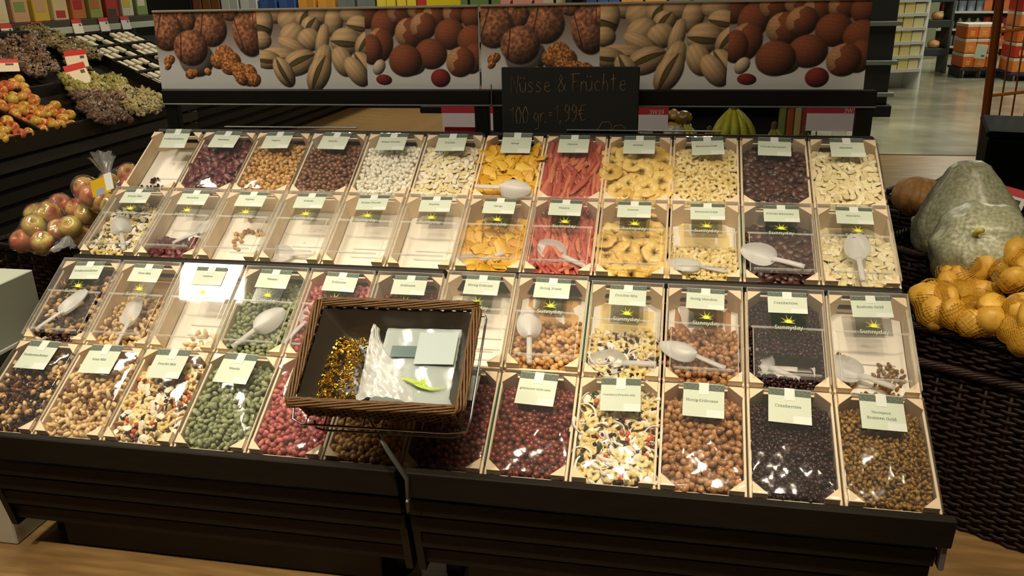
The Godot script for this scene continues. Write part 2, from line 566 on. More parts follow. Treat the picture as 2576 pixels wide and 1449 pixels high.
func sign_boards():
	var pm := []
	for k in 3:
		var m := mat(Color.WHITE, 0.45)
		m.albedo_texture = print_texture(k)
		pm.append(m)
	var names := ["walnut_picture", "pistachio_picture", "hazelnut_picture"]
	var x0 := -1.2432
	var lean := atan2(-1.1818 + 1.1633, 1.48 - 1.216)
	# widths of the three prints on each board
	var wl := [[0.4, 0.4, 0.4], [0.4, 0.41, 0.42]]
	for s in 2:
		var total: float = wl[s][0] + wl[s][1] + wl[s][2]
		var t := thing("header_board", "wide header board printed with walnuts, pistachios and hazelnuts, %s" % ["above the left module of the stand", "partly behind the chalkboard"][s], "sign", T(x0 + total / 2.0, 1.348, -1.172, Vector3(lean, 0, 0)), "printed header boards")
		obj("backing", boxmesh(Vector3(total, 0.268, 0.012), 0.001), M.white, t, T(0, 0, -0.009))
		var x := -total / 2.0
		for k in 3:
			obj(names[k], picture_mesh(wl[s][k], 0.266), pm[k], t, T(x + wl[s][k] / 2.0, 0, 0))
			x += wl[s][k]
		obj("top_rail", boxmesh(Vector3(total, 0.008, 0.02), 0.002), mat(rgb(150, 140, 128), 0.5), t, T(0, 0.137, 0))
		x0 += total + 0.008
	chalkboard()

func stroke(st: SurfaceTool, pts: Array, o: Vector2, s: Vector2):
	var v := []
	for p in pts:
		v.append(Vector3(o.x + p[0] * s.x, o.y + p[1] * s.y, 0.0))
	tube(st, v, 0.0011, 5, 0.3, Vector3(0, 0, 1))

func chalkboard():
	var G := {
		"N": [[[0, 0], [.1, 1], [.6, 0], [.7, 1]]], "u": [[[0, .55], [.05, .1], [.3, 0], [.5, .2], [.55, .6], [.55, 0]]], "s": [[[.5, .5], [.2, .6], [.05, .45], [.45, .2], [.3, 0], [0, .05]]],
		"e": [[[0, .3], [.5, .35], [.4, .6], [.1, .5], [.05, .15], [.3, 0], [.55, .1]]], "&": [[[.8, 0], [.2, .75], [.35, 1], [.5, .8], [.1, .3], [.2, 0], [.55, .1], [.75, .45]]],
		"F": [[[.1, 0], [.15, 1]], [[-.05, 1], [.75, 1.05]], [[.1, .55], [.5, .6]]], "r": [[[0, 0], [.05, .55]], [[.05, .4], [.25, .6], [.4, .5]]], "c": [[[.5, .5], [.25, .6], [.05, .35], [.15, .05], [.5, .05]]],
		"h": [[[0, 0], [.1, 1]], [[.05, .4], [.3, .6], [.45, .4], [.45, 0]]], "t": [[[.2, .95], [.2, 0]], [[0, .65], [.45, .7]]], "1": [[[-.1, .75], [.2, 1], [.15, 0]]],
		"0": [[[.3, 1], [.05, .6], [.15, .05], [.45, .05], [.6, .6], [.35, 1]]], "g": [[[.5, .5], [.2, .6], [.05, .3], [.3, .1], [.5, .5], [.5, -.3], [.1, -.4]]], ".": [[[0, .06], [.06, 0]]], ",": [[[.05, .1], [-.03, -.15]]],
		"=": [[[0, .55], [.35, .58]], [[0, .4], [.35, .43]]], "9": [[[.5, .85], [.2, 1], [.05, .7], [.3, .5], [.5, .85], [.45, .2], [.1, 0]]], "E": [[[.7, .95], [.3, .9], [.1, .5], [.3, .05], [.7, .1]], [[-.05, .6], [.5, .65]], [[-.05, .42], [.45, .45]]]}
	var t := thing("chalkboard", "black chalkboard with handwritten price leaning against the header board", "chalkboard", T(0.2745, 1.177, -1.098, Vector3(-0.02, 0, 0)))
	obj("board", boxmesh(Vector3(0.452, 0.234, 0.012), 0.003), mat(rgb(17, 19, 17), 0.8), t, T(0, 0, 0))
	var chalk := mat(rgb(130, 106, 84), 0.95)
	var lines := [["Nusse & Fruchte", Vector2(-0.195, 0.035), Vector2(0.036, 0.055), 0.0272], ["100 gr.=1,99E", Vector2(-0.195, -0.068), Vector2(0.034, 0.056), 0.0235]]
	for k in 2:
		var x: float = lines[k][1].x
		for ch in lines[k][0]:
			var st := S()
			if ch != " ":
				var y: float = lines[k][1].y + (x + 0.195) * (0.02 if k == 0 else 0.05)
				for sgm in G[ch]:
					stroke(st, sgm, Vector2(x, y), lines[k][2])
				if ch == "u":   # the dots of the umlaut
					for d in [0.12, 0.4]:
						stroke(st, [[d, .8], [d + .04, .9]], Vector2(x, y), lines[k][2])
				obj("chalk_letter", done(st), chalk, t, T(0, 0, 0.0066))
			x += lines[k][3] * (0.6 if ch in " .,1r" else 1.0) * (1.12 if ch in "N&F" else 1.0)
	var st2 := S()
	stroke(st2, [[0, .1], [0, .5], [.2, .65], [.35, 1], [.8, 1.05], [1, .8], [.95, .4], [1.2, .75], [1.6, .85], [1.9, .6], [1.85, .3], [2.1, 0], [2.0, -.3]], Vector2(0.09, -0.108), Vector2(0.05, 0.048))
	obj("chalk_doodle", done(st2), chalk, t, T(0, 0, 0.0066))

# ------------------------------------------------------------------ goods
func K(key: String, called: String, noun: String, category: String, meshes: Array, cols: Array, d: float, flat := false, rough := 0.5):
	var ms := []
	for c in cols:
		var m := mat(c, rough)
		ms.append(m)
	kinds[key] = {"called": called, "noun": noun, "category": category, "meshes": meshes, "mats": ms, "d": d, "flat": flat, "tilt": {"papaya": 0.1, "pineapple": 0.12, "mango": 0.2}.get(key, 0.28)}
	budget[key] = 300

func blobs(r: Vector3, rough := 0.15, bend := 0.0, n := 3, rings := 6, segs := 8, freq := 1.0) -> Array:
	var out := []
	for k in n:
		var st := S()
		blob(st, r * Vector3(1.0 + 0.12 * (k - 1), 1.0 - 0.08 * (k - 1), 1.0 + 0.1 * ((k * 2) % 3 - 1)), rough, bend, k * 7 + int(r.z * 9000), rings, segs, Transform3D.IDENTITY, freq)
		out.append(done(st))
	return out

func rings(r: float, hole: float, th: float, n := 3, wob := 0.06) -> Array:
	var out := []
	for k in n:
		var st := S()
		st.set_smooth_group(0)
		var segs := 22
		var P := []
		for i in segs:
			var a := TAU * i / segs
			var q := 1.0 + wob * noise.get_noise_2d(cos(a) * 90.0 + k * 50, sin(a) * 90.0) * 3.0 + wob * 0.35 * sin(a * 11.0)
			var z := th * 1.6 * noise.get_noise_2d(cos(a) * 60.0 + k * 30, sin(a) * 60.0 + 99)
			var d := Vector3(cos(a), 0, sin(a))
			P.append([d * hole * r + Vector3(0, th * 0.1 + z * .4, 0), d * (r * 0.55) + Vector3(0, th * 0.5 + z, 0), d * r * q * 0.93 + Vector3(0, th * 0.42 + z, 0), d * r * q + Vector3(0, z, 0), d * r * q * 0.93 + Vector3(0, -th * 0.42 + z, 0), d * (r * 0.55) + Vector3(0, -th * 0.5 + z, 0)])
		for i in segs:
			var A: Array = P[i]
			var B: Array = P[(i + 1) % segs]
			for j in 6:
				var j2 := (j + 1) % 6
				var am := TAU * (i + 0.5) / segs
				var out_: Vector3 = [Vector3(-cos(am), 2, -sin(am)), Vector3.UP, Vector3(cos(am), 2, sin(am)), Vector3(cos(am), -2, sin(am)), Vector3.DOWN, Vector3(-cos(am), -2, -sin(am))][j]
				quad(st, A[j], B[j], B[j2], A[j2], out_)
		out.append(done(st))
	return out

func curls(r: float, w: float, th: float, n := 3) -> Array:
	var out := []
	for k in n:
		var st := S()
		var pts := []
		for i in 11:
			var a := (0.9 + 0.5 * k) * (i / 10.0 - 0.5) * 2.0
			pts.append(Vector3(sin(a) * r * (1.0 + 0.2 * k), (1.0 - cos(a)) * r * 0.25, r * (1.0 - cos(a)) * 1.0 - r * 0.5))
		tube(st, pts, w, 6, th / w, Vector3(0, 0, 1))
		out.append(done(st))
	return out

func cubes(s: float, n := 2) -> Array:
	var out := []
	for k in n:
		var st := S()
		box(st, Vector3(s * (1.0 + 0.2 * k), s * 0.85, s), Transform3D.IDENTITY, s * 0.28)
		out.append(done(st))
	return out

func make_kinds():
	var nut := blobs(Vector3(.0076, .0068, .0106), 0.22)
	var ball := blobs(Vector3(.0088, .0085, .0092), 0.16)
	var raisin := blobs(Vector3(.0052, .0042, .0075), 0.75, 0.0, 3, 6, 8, 1.9)
	var berry := blobs(Vector3(.0055, .0045, .0070), 0.8, 0.0, 3, 6, 8, 1.9)
	K("green", "green_peanut", "olive-green coated peanut", "nut", nut, [rgb(142, 150, 108), rgb(154, 160, 122), rgb(126, 136, 94)], .0172)
	K("pink", "coated_peanut", "pinkish red coated peanut", "nut", nut, [rgb(180, 96, 92), rgb(192, 110, 104), rgb(164, 82, 80)], .0172)
	K("burnt", "roasted_peanut", "red-brown sugar-roasted peanut", "nut", ball, [rgb(110, 48, 38), rgb(126, 58, 44), rgb(94, 38, 32)], .0158, false, 0.35)
	K("hazel", "hazelnut", "golden roasted hazelnut", "nut", ball, [rgb(204, 160, 98), rgb(190, 142, 80), rgb(220, 182, 122)], .0168)
	K("honey", "honey_nut", "golden-brown honey-coated nut", "nut", blobs(Vector3(.0086, .0078, .0106), 0.2), [rgb(170, 122, 78), rgb(186, 138, 90), rgb(148, 102, 62)], .0178, false, 0.32)
	K("peanut", "peanut", "pale roasted peanut", "nut", nut, [rgb(214, 182, 128), rgb(200, 164, 108), rgb(224, 196, 148)], .0172)
	K("cashew", "cashew", "pale curved cashew", "nut", blobs(Vector3(.0058, .0060, .0126), 0.12, .008), [rgb(226, 204, 160), rgb(212, 184, 136)], .0178)
	K("almond", "almond", "brown almond", "nut", blobs(Vector3(.0074, .0050, .0130), 0.1), [rgb(136, 90, 58), rgb(118, 76, 48)], .0175)
	K("raisin", "raisin", "dark brown raisin", "dried fruit", raisin, [rgb(54, 28, 24), rgb(66, 36, 28), rgb(42, 22, 22)], .0125, false, 0.4)
	K("cranberry", "cranberry", "blackish dried cranberry", "dried fruit", berry, [rgb(44, 16, 18), rgb(54, 20, 20), rgb(36, 14, 18)], .0115, false, 0.4)
	K("sultana", "golden_raisin", "greenish gold raisin", "dried fruit", raisin, [rgb(142, 104, 40), rgb(120, 84, 32), rgb(156, 120, 52)], .0125, false, 0.35)
	K("banana_chip", "banana_chip", "pale yellow banana chip", "dried fruit", rings(.0165, 0.12, .0055), [rgb(226, 204, 142), rgb(214, 190, 118), rgb(232, 214, 160)], .0205, true)
	K("coconut", "coconut_chip", "white coconut chip", "dried fruit", blobs(Vector3(.0090, .0020, .0150), 0.4, .004), [rgb(236, 228, 212), rgb(228, 218, 196)], .0180, true)
	K("curl", "coconut_curl", "white curled coconut strip", "dried fruit", curls(.026, .0050, .0018), [rgb(240, 234, 224), rgb(234, 222, 208)], .0300, true)
	K("papaya_cube", "papaya_cube", "orange-red papaya cube", "dried fruit", cubes(.012), [rgb(206, 90, 50)], .0160)
	K("leaf", "pumpkin_seed", "dark green pumpkin seed", "seed", blobs(Vector3(.0075, .0025, .0120), 0.2), [rgb(60, 72, 44), rgb(48, 60, 40)], .0160, true)
	K("tomato", "dried_tomato", "dark red wrinkled dried fruit piece", "dried fruit", blobs(Vector3(.0150, .0070, .0220), 0.9, .006, 3, 8, 10, 1.4), [rgb(98, 44, 44), rgb(84, 36, 38), rgb(114, 56, 54)], .0250, true, 0.4)
	K("ginger", "ginger_cube", "golden brown sugared cube", "dried fruit", cubes(.014), [rgb(196, 154, 90), rgb(182, 136, 76), rgb(210, 172, 110)], .0165)
	K("choc_ball", "chocolate_ball", "round milk-chocolate coated nut", "chocolate", ball, [rgb(126, 86, 64), rgb(138, 96, 72), rgb(114, 76, 56)], .0168, false, 0.3)
	K("white_cube", "coconut_cube", "white coconut cube", "dried fruit", cubes(.013), [rgb(248, 244, 232), rgb(240, 236, 220)], .0160)
	K("flake", "pumpkin_flake", "pale ivory flat seed", "seed", blobs(Vector3(.0095, .0028, .0165), 0.15, .002), [rgb(232, 218, 174), rgb(222, 206, 156), rgb(238, 228, 194)], .0170, true)
	K("mango", "mango_slice", "yellow-orange mango slice", "dried fruit", blobs(Vector3(.0190, .0032, .0340), 0.5, .012, 3, 8, 12, 1.1), [rgb(214, 164, 50), rgb(200, 146, 38), rgb(224, 178, 66)], .0270, true, 0.4)
	K("papaya", "papaya_strip", "red papaya strip", "dried fruit", blobs(Vector3(.0090, .0048, .0560), 0.35, .010, 3, 10, 8, 0.9), [rgb(186, 92, 72), rgb(172, 76, 62), rgb(204, 120, 88)], .0240, true, 0.35)
	K("pineapple", "pineapple_ring", "golden yellow pineapple ring", "dried fruit", rings(.0385, 0.09, .0080, 3, 0.05), [rgb(220, 184, 96), rgb(210, 172, 82), rgb(228, 196, 114)], .0460, true, 0.4)
	K("choc_drop", "chocolate_piece", "dark brown chocolate-coated piece", "chocolate", blobs(Vector3(.0120, .0050, .0150), 0.4), [rgb(74, 42, 34), rgb(86, 52, 42), rgb(62, 34, 28)], .0200, true, 0.4)
	budget["raisin"] = 260
	budget["sultana"] = 200

func pick(comps: Array) -> String:
	var t := 0.0
	for c in comps:
		t += c[1]
	var r := rng.randf() * t
	for c in comps:
		r -= c[1]
		if r <= 0.0:
			return c[0]
	return comps[0][0]

func piece_basis(flat: bool, tilt := 0.28, along := 0.0) -> Basis:
	if flat:
		var spin := rng.randf() * TAU if along <= 0.0 else rng.randfn(0.0, along)
		return Basis(Vector3.UP, spin) .rotated(Vector3(1, 0, 0), rng.randfn(0.1, tilt)).rotated(Vector3(0, 0, 1), rng.randfn(0, tilt))
	return Basis.from_euler(Vector3(rng.randf() * TAU, rng.randf() * TAU, rng.randf() * TAU))

# comps: [[kind, share]...]; h: callable surface height over the crate (x, z), -1 where empty
func fill(xf: Transform3D, comps: Array, h: Callable, phrase: String, group: String, xr := 0.088, z0 := -0.132, z1 := 0.134, along := 0.0):
	var pts := []
	var cell := {}
	var dmax := 0.0
	for c in comps:
		dmax = maxf(dmax, kinds[c[0]].d)
	var tries := int((xr * 2) * (z1 - z0) / (dmax * dmax) * 22.0)
	for i in tries:
		var x := rng.randf_range(-xr, xr)
		var z := rng.randf_range(z0, z1)
		var y: float = h.call(x, z)
		if y < -0.066:
			continue
		var k := pick(comps)
		var d: float = kinds[k].d * 0.82
		var ok := true
		var ci := Vector2i(int(floor(x / dmax)), int(floor(z / dmax)))
		for a in range(-1, 2):
			for b in range(-1, 2):
				for q in cell.get(ci + Vector2i(a, b), []):
					var p = pts[q]
					var dd: float = (d + kinds[p[3]].d * 0.82) * 0.5
					if (p[0] - x) * (p[0] - x) + (p[2] - z) * (p[2] - z) < dd * dd:
						ok = false
		if ok:
			if not cell.has(ci):
				cell[ci] = []
			cell[ci].append(pts.size())
			pts.append([x, y, z, k])
	pts.sort_custom(func(a, b): return a[2] > b[2])
	var over := {}
	for p in pts:
		var kd = kinds[p[3]]
		var local := Transform3D(piece_basis(kd.flat, kd.tilt, along), Vector3(p[0], p[1] + rng.randfn(0.0, kd.d * 0.1), p[2]))
		var mi: int = rng.randi() % kd.meshes.size()
		var ci2: int = rng.randi() % kd.mats.size()
		if budget[p[3]] > 0:
			budget[p[3]] -= 1
			one(kd.called, kd.meshes[mi], kd.mats[ci2], xf * local, "%s in the %s" % [kd.noun, phrase], kd.category, "%ss in the %s" % [kd.noun, group])
		else:
			over.get_or_add([p[3], mi, ci2], []).append(local)
	# the layers below
	for lay in [0.55, 1.05]:
		for i in int(pts.size() * 1.1):
			var x := rng.randf_range(-xr, xr)
			var z := rng.randf_range(z0, z1)
			var y: float = h.call(x, z)
			if y < -0.062:
				continue
			var k := pick(comps)
			var kd = kinds[k]
			over.get_or_add([k, rng.randi() % kd.meshes.size(), rng.randi() % kd.mats.size()], []).append(Transform3D(piece_basis(kd.flat, kd.tilt, along), Vector3(x, y - kd.d * lay * (0.55 if kd.flat else 0.8), z)))
	if over.is_empty():
		return
	var t := thing("loose_filling", "lower layers of the goods heaped in the %s" % phrase, "dried goods", xf)
	t.set_meta("kind", "stuff")
	for key in over:
		var mm := MultiMesh.new()
		mm.transform_format = MultiMesh.TRANSFORM_3D
		mm.mesh = kinds[key[0]].meshes[key[1]]
		mm.instance_count = over[key].size()
		for i in over[key].size():
			mm.set_instance_transform(i, over[key][i])
		var o := MultiMeshInstance3D.new()
		o.multimesh = mm
		o.material_override = kinds[key[0]].mats[key[2]]
		o.name = "filling"
		o.set_meta("kind", "stuff")
		t.add_child(o, true)
	# solid core below what can be seen
	if pts.size() > 60:
		var main: Array = comps[0]
		for c in comps:
			if c[1] > main[1]:
				main = c
		var st := S()
		sheet(st, 12, 14, func(u: float, v: float):
			var x: float = lerpf(-xr - .004, xr + .004, u)
			var z: float = lerpf(z0, z1, v)
			return Vector3(x, maxf(h.call(x, z) - kinds[main[0]].d * 1.3, -0.0695), z))
		obj("filling", done(st), kinds[main[0]].mats[0], t).set_meta("kind", "stuff")

func few(xf: Transform3D, key: String, n: int, c: Vector2, sp: Vector2, phrase: String, y := -0.062):
	var kd = kinds[key]
	var pts := []
	for i in n * 8:
		if pts.size() >= n:
			break
		var p := Vector2(rng.randfn(c.x, sp.x), rng.randfn(c.y, sp.y))
		p.x = clampf(p.x, -.085, .085)
		p.y = clampf(p.y, -.13, .132)
		var ok := true
		for q in pts:
			if q.distance_to(p) < kd.d * 0.7:
				ok = false
		if ok or i > n * 6:
			pts.append(p)
			one(kd.called, kd.meshes[i % kd.meshes.size()], kd.mats[i % kd.mats.size()], xf * Transform3D(piece_basis(kd.flat, kd.tilt), Vector3(p.x, y + kd.d * 0.25 * (0 if ok else 2), p.y)), "%s in the %s" % [kd.noun, phrase], kd.category, "%ss in the %s" % [kd.noun, phrase])

func star_mesh() -> ArrayMesh:
	if not shared.has("star"):
		var poly := PackedVector2Array()
		for i in 22:
			var a := PI * i / 22.0 * 1.0
			a = -0.25 + (PI + 0.5) * i / 21.0
			var r := 0.0175 * (1.0 + 0.35 * sin(i * 1.7)) if i % 2 == 0 else 0.006
			poly.append(Vector2(cos(a) * r, sin(a) * r))
		poly.append(Vector2(-0.004, -0.003))
		poly.append(Vector2(0.004, -0.003))
		var st := S()
		prism(st, poly, 0.0005)
		shared["star"] = done(st)
	return shared["star"]

func label_card(parent: Node3D, xf: Transform3D, text: Array, w: float, h: float):
	var c := obj("label_card", boxmesh(Vector3(w, 0.0008, h), 0.0002), M.card, parent, xf)
	var up := Basis(Vector3(1, 0, 0), -PI / 2)
	obj("photo_strip", boxmesh(Vector3(w, 0.0008, h * 0.2)), M.photo, c, T(0, 0.0004, -h * 0.38))
	obj("logo_patch", boxmesh(Vector3(w * 0.24, 0.0008, h * 0.36)), M.cardwhite, c, T(w * 0.0, 0.0009, -h * 0.33))
	obj("price_patch", boxmesh(Vector3(w * 0.42, 0.0008, h * 0.22)), M.cardwhite, c, T(w * 0.29, 0.0004, h * 0.39))
	for i in text.size():
		lettering(c, text[i], w * minf(0.8, text[i].length() * 0.055), M.ink, Transform3D(up, Vector3(-w * 0.04, 0.0008, h * (0.02 + 0.16 * i))))

func crate(row: int, col: int, label: String, cover: String, text: Array, liner := false) -> Node3D:
	var t := thing("wooden_crate", label, "crate", crate_xf(row, col), "wooden crates on the nut stand")
	var w := 0.2
	var l := 0.29
	for s in [-1, 1]:
		obj("side_board", boxmesh(Vector3(0.006, 0.072, l), 0.001), M.wood, t, T(s * (w / 2 - 0.003), -0.038, 0))
		obj("end_board", boxmesh(Vector3(w - 0.012, 0.062, 0.006), 0.001), M.wood, t, T(0, -0.043, s * (l / 2 - 0.003)))
	obj("base_board", boxmesh(Vector3(w - 0.012, 0.006, l - 0.012)), M.wood, t, T(0, -0.074, 0))
	if [row, col] in [[3, 7], [4, 6], [3, 11], [2, 2], [2, 9], [3, 4]]:
		obj("green_edge", boxmesh(Vector3(0.004, 0.03, l - 0.06), 0.001), M.green, t, T(w / 2 + 0.0015, -0.016, 0))
	for sx in [-1, 1]:
		for sz in [-1, 1]:
			var key := "cb%d%d" % [sx, sz]
			if not shared.has(key):
				var st := S()
				prism(st, PackedVector2Array([Vector2(0, 0), Vector2(-sx * 0.034, 0), Vector2(0, -sz * 0.03)]), 0.086, T(0, 0, 0, Vector3(PI / 2, 0, 0)))
				shared[key] = done(st)
			obj("corner_block", shared[key], M.woodend, t, T(sx * (w / 2 - 0.0062), -0.0325, sz * (l / 2 - 0.0062)))
	if liner:
		var st := S()
		var sd := row * 13 + col * 5
		sheet(st, 10, 14, func(u: float, v: float):
			var x: float = (u - 0.5) * 0.184
			var z: float = (v - 0.5) * 0.274
			var e := maxf(absf(u - 0.5) * 2.0 - 0.88, 0.0) / 0.12
			return Vector3(x, -0.0698 + 0.012 * e + 0.0025 * noise.get_noise_2d(x * 900 + sd * 40, z * 500), z))
		obj("paper_liner", done(st), M.paper, t)
		for k in 3:
			obj("liner_print", boxmesh(Vector3(0.12, 0.0004, 0.0022)), mat(rgb(206, 200, 190), 0.9), t, T(0.01, -0.0655, 0.02 + k * 0.034))
	if cover == "film":
		var key := "film%d" % ((row * 5 + col) % 5)
		if not shared.has(key):
			var sd := (row * 5 + col) % 5
			var st := S()
			sheet(st, 34, 44, func(u: float, v: float):
				var a: float = (u - 0.5) * 2.0
				var b: float = (v - 0.5) * 2.0
				var x := clampf(a * 1.04, -1, 1) * 0.1015
				var z := clampf(b * 1.03, -1, 1) * 0.1455
				var fall := maxf(absf(a) - 0.962, 0.0) / 0.038 + maxf(absf(b) - 0.971, 0.0) / 0.029
				var dome := (1 - a * a) * (1 - b * b)
				var cr := pow(absf(a * b), 3.0)
				return Vector3(x, 0.0125 + 0.016 * dome - 0.026 * minf(fall, 1.0) + 0.0014 * noise.get_noise_2d(x * 600 + sd * 300, z * 320) + 0.0007 * noise.get_noise_2d(x * 240 + sd * 90, z * 1900) * (0.3 + cr * 4.0) + 0.0009 * noise.get_noise_2d((x + z) * 1100 + sd * 33, (x - z) * 200), z))
			shared[key] = done(st)
		obj("cover_film", shared[key], M.film, t)
		label_card(t, T(rng.randfn(0, 0.004), 0.0255, -0.086, Vector3(-0.04, rng.randfn(0, 0.03), 0)), text, 0.098, 0.098 if row == 4 else 0.086)
	elif cover == "lid":
		var lid := obj("lid", boxmesh(Vector3(0.192, 0.0022, 0.125), 0.0008), M.acrylic, t, T(0, 0.02, -0.083))
		obj("flap", boxmesh(Vector3(0.170, 0.0022, 0.146), 0.0008), M.acrylic, lid, T(0, 0.001, 0.138, Vector3(0.012, 0, 0)))
		obj("hinge_bar", boxmesh(Vector3(0.178, 0.006, 0.006), 0.002), M.edge, lid, T(0, 0.002, 0.064))
		obj("flap_edge", boxmesh(Vector3(0.150, 0.008, 0.004), 0.001), M.edge, lid, T(0, 0.004, 0.200))
		for s in [-1, 1]:
			obj("lid_wall", boxmesh(Vector3(0.0024, 0.024, 0.282), 0.0008), M.edge, lid, T(s * 0.0965, -0.011, 0.078))
			obj("flap_side", boxmesh(Vector3(0.0024, 0.003, 0.140), 0.0008), M.edge, lid, T(s * 0.084, 0.0025, 0.138))
		obj("lid_rim", boxmesh(Vector3(0.192, 0.02, 0.0024), 0.0008), M.edge, lid, T(0, -0.01, -0.062))
		label_card(t, T(0.004 + rng.randfn(0, 0.003), 0.0225, -0.098, Vector3(0.0, rng.randfn(0, 0.025), 0)), text, 0.098, 0.066)
		var up := Basis(Vector3(1, 0, 0), -PI / 2)
		var pl := obj("logo_plate", boxmesh(Vector3(0.086, 0.0008, 0.052)), M.plate, t, T(0.004, 0.0222, -0.037))
		obj("sun_mark", star_mesh(), M.star, pl, Transform3D(up, Vector3(0, 0.001, 0.0)))
		lettering(pl, "Sunnyday", 0.068, M.logo, Transform3D(up, Vector3(0, 0.001, 0.016)), "lettering", "Droid Sans")
	return t

func crates():
	var full := func(x: float, z: float): return -0.012 + 0.008 * (1 - pow(x / 0.1, 2)) - 0.05 * smoothstep(0.075, 0.15, -z) - 0.006 * smoothstep(0.08, 0.14, z)
	var level := func(hf: float, zc: float): return func(_x: float, z: float): return -0.072 + (hf + 0.072) * smoothstep(zc, zc + 0.14, z)
	var F := "front-row crate of %s"
	var L := "lidded second-row crate of %s"
	# ---- front row, film covers
	var front := [
		["dark raisin and nut mix", [["raisin", .5], ["peanut", .16], ["almond", .18], ["cashew", .08], ["hazel", .08]], ["Studentenfutter"]],
		["tan peanut and cashew mix", [["peanut", .55], ["cashew", .3], ["almond", .15]], ["Nuss-Mix"]],
		["pale banana chip and nut mix", [["banana_chip", .24], ["cashew", .26], ["coconut", .14], ["almond", .12], ["papaya_cube", .1], ["raisin", .14]], ["Frucht-Mix"]],
		["olive-green coated peanuts", [["green", 1.0]], ["Wasabi"]],
		["pinkish red coated peanuts", [["pink", 1.0]], ["Erdnusse"]],
		["golden hazelnuts under the wicker basket", [["hazel", 1.0]], ["Haselnusse"]],
		["red-brown peanuts half behind the wicker basket", [["burnt", 1.0]], ["gebrannte", "Erdnusse"]],
		["red-brown peanuts beside the coconut curl mix", [["burnt", 1.0]], ["gebrannte Erdnusse"]],
		["coconut curl and banana chip mix", [["curl", .28], ["banana_chip", .3], ["cranberry", .16], ["leaf", .08], ["papaya_cube", .05], ["coconut", .13]], ["Cranberry-Fruchte-Mix"]],
		["golden-brown honey nuts", [["honey", 1.0]], ["Honig-Erdnusse"]],
		["blackish cranberries", [["cranberry", 1.0]], ["Cranberries"]],
		["greenish gold raisins", [["sultana", 1.0]], ["Thompson", "Rosinen Gold"]]]
	for c in 12:
		var ph: String = F % front[c][0]
		crate(4, c, "film-covered wooden " + ph, "film", front[c][2])
		fill(crate_xf(4, c), front[c][1], full, ph, ph)
	# ---- second row from the front, acrylic lids
	var second := [
		["dark raisin and nut mix", front[0][1], full, ["Studentenfutter"]],
		["tan peanut and cashew mix", front[1][1], level.call(-0.022, -0.09), ["Nuss-Mix"]],
		["few cashews under glare", [], null, ["Cashew"]],
		["olive-green coated peanuts", front[3][1], level.call(-0.018, -0.16), ["Wasabi"]],
		["pinkish red coated peanuts", front[4][1], full, ["Erdnusse"]],
		["dark red peanuts behind the wicker basket", front[6][1], level.call(-0.02, -0.16), ["Erdnusse"]],
		["white paper and no goods", [], null, ["Honig Erdnuss"]],
		["golden caramel nuts", [["hazel", .7], ["honey", .3]], level.call(-0.03, -0.075), ["Honig Nusse"]],
		["sparse banana chip and coconut mix", [["banana_chip", .35], ["coconut", .2], ["cranberry", .25], ["curl", .2]], level.call(-0.03, -0.07), ["Fruchte-Mix"]],
		["golden-brown honey nuts", front[9][1], level.call(-0.02, -0.085), ["Honig Mandeln"]],
		["blackish cranberries", front[10][1], func(x: float, z: float): return (-0.02 - 0.02 * smoothstep(0, 0.1, -z)) if (z < 0.035 or z > 0.1 or absf(x - 0.01) > 0.075) else -0.08, ["Cranberries"]],
		["last greenish gold raisins", [], null, ["Rosinen Gold"]]]
	for c in 12:
		var ph: String = L % second[c][0]
		crate(3, c, "wooden " + ph, "lid", second[c][3], second[c][2] == null or c in [7, 8, 9, 10])
		if second[c][2] != null:
			fill(crate_xf(3, c), second[c][1], second[c][2], ph, ph)
		elif c == 2:
			few(crate_xf(3, c), "cashew", 16, Vector2(0.01, 0.075), Vector2(0.025, 0.016), ph)
			few(crate_xf(3, c), "peanut", 14, Vector2(0.0, 0.125), Vector2(0.04, 0.006), ph)
		elif c == 11:
			few(crate_xf(3, c), "sultana", 30, Vector2(-0.06, 0.09), Vector2(0.02, 0.03), ph)
			few(crate_xf(3, c), "sultana", 34, Vector2(0.055, 0.06), Vector2(0.018, 0.016), ph)
			few(crate_xf(3, c), "sultana", 34, Vector2(0.0, 0.125), Vector2(0.05, 0.008), ph)
	# ---- third row, acrylic lids
	L = "lidded third-row crate of %s"
	var third := [
		["pale coconut and banana chip mix", [["coconut", .4], ["banana_chip", .3], ["cranberry", .15], ["leaf", .15]], level.call(-0.016, -0.17), ["Tropic-Mix"]],
		["dark red dried fruit", [["tomato", 1.0]], level.call(-0.03, -0.02), ["Kirschen"]],
		["last sugared ginger cubes", [], null, ["Ingwer"]],
		["two last chocolate balls", [], null, ["Schoko"]],
		["white paper beside the chocolate ball crate", [], null, ["Kokos-Wurfel"]],
		["white paper beside the mango crate", [], null, ["Kurbis"]],
		["mango slices", [["mango", 1.0]], level.call(-0.02, -0.12), ["Mango"]],
		["papaya strips", [["papaya", 1.0]], level.call(-0.012, -0.14), ["Papaya"]],
		["pineapple rings", [["pineapple", 1.0]], level.call(-0.02, -0.14), ["Ananas"]],
		["banana chips and a fallen scoop", [["banana_chip", 1.0]], level.call(-0.026, -0.06), ["Bananenchips"]],
		["dark chocolate pieces", [["choc_drop", 1.0]], level.call(-0.016, -0.15), ["Schoko-Bananen"]],
		["pale ivory seeds", [["flake", 1.0]], level.call(-0.012, -0.13), ["Mandeln"]]]
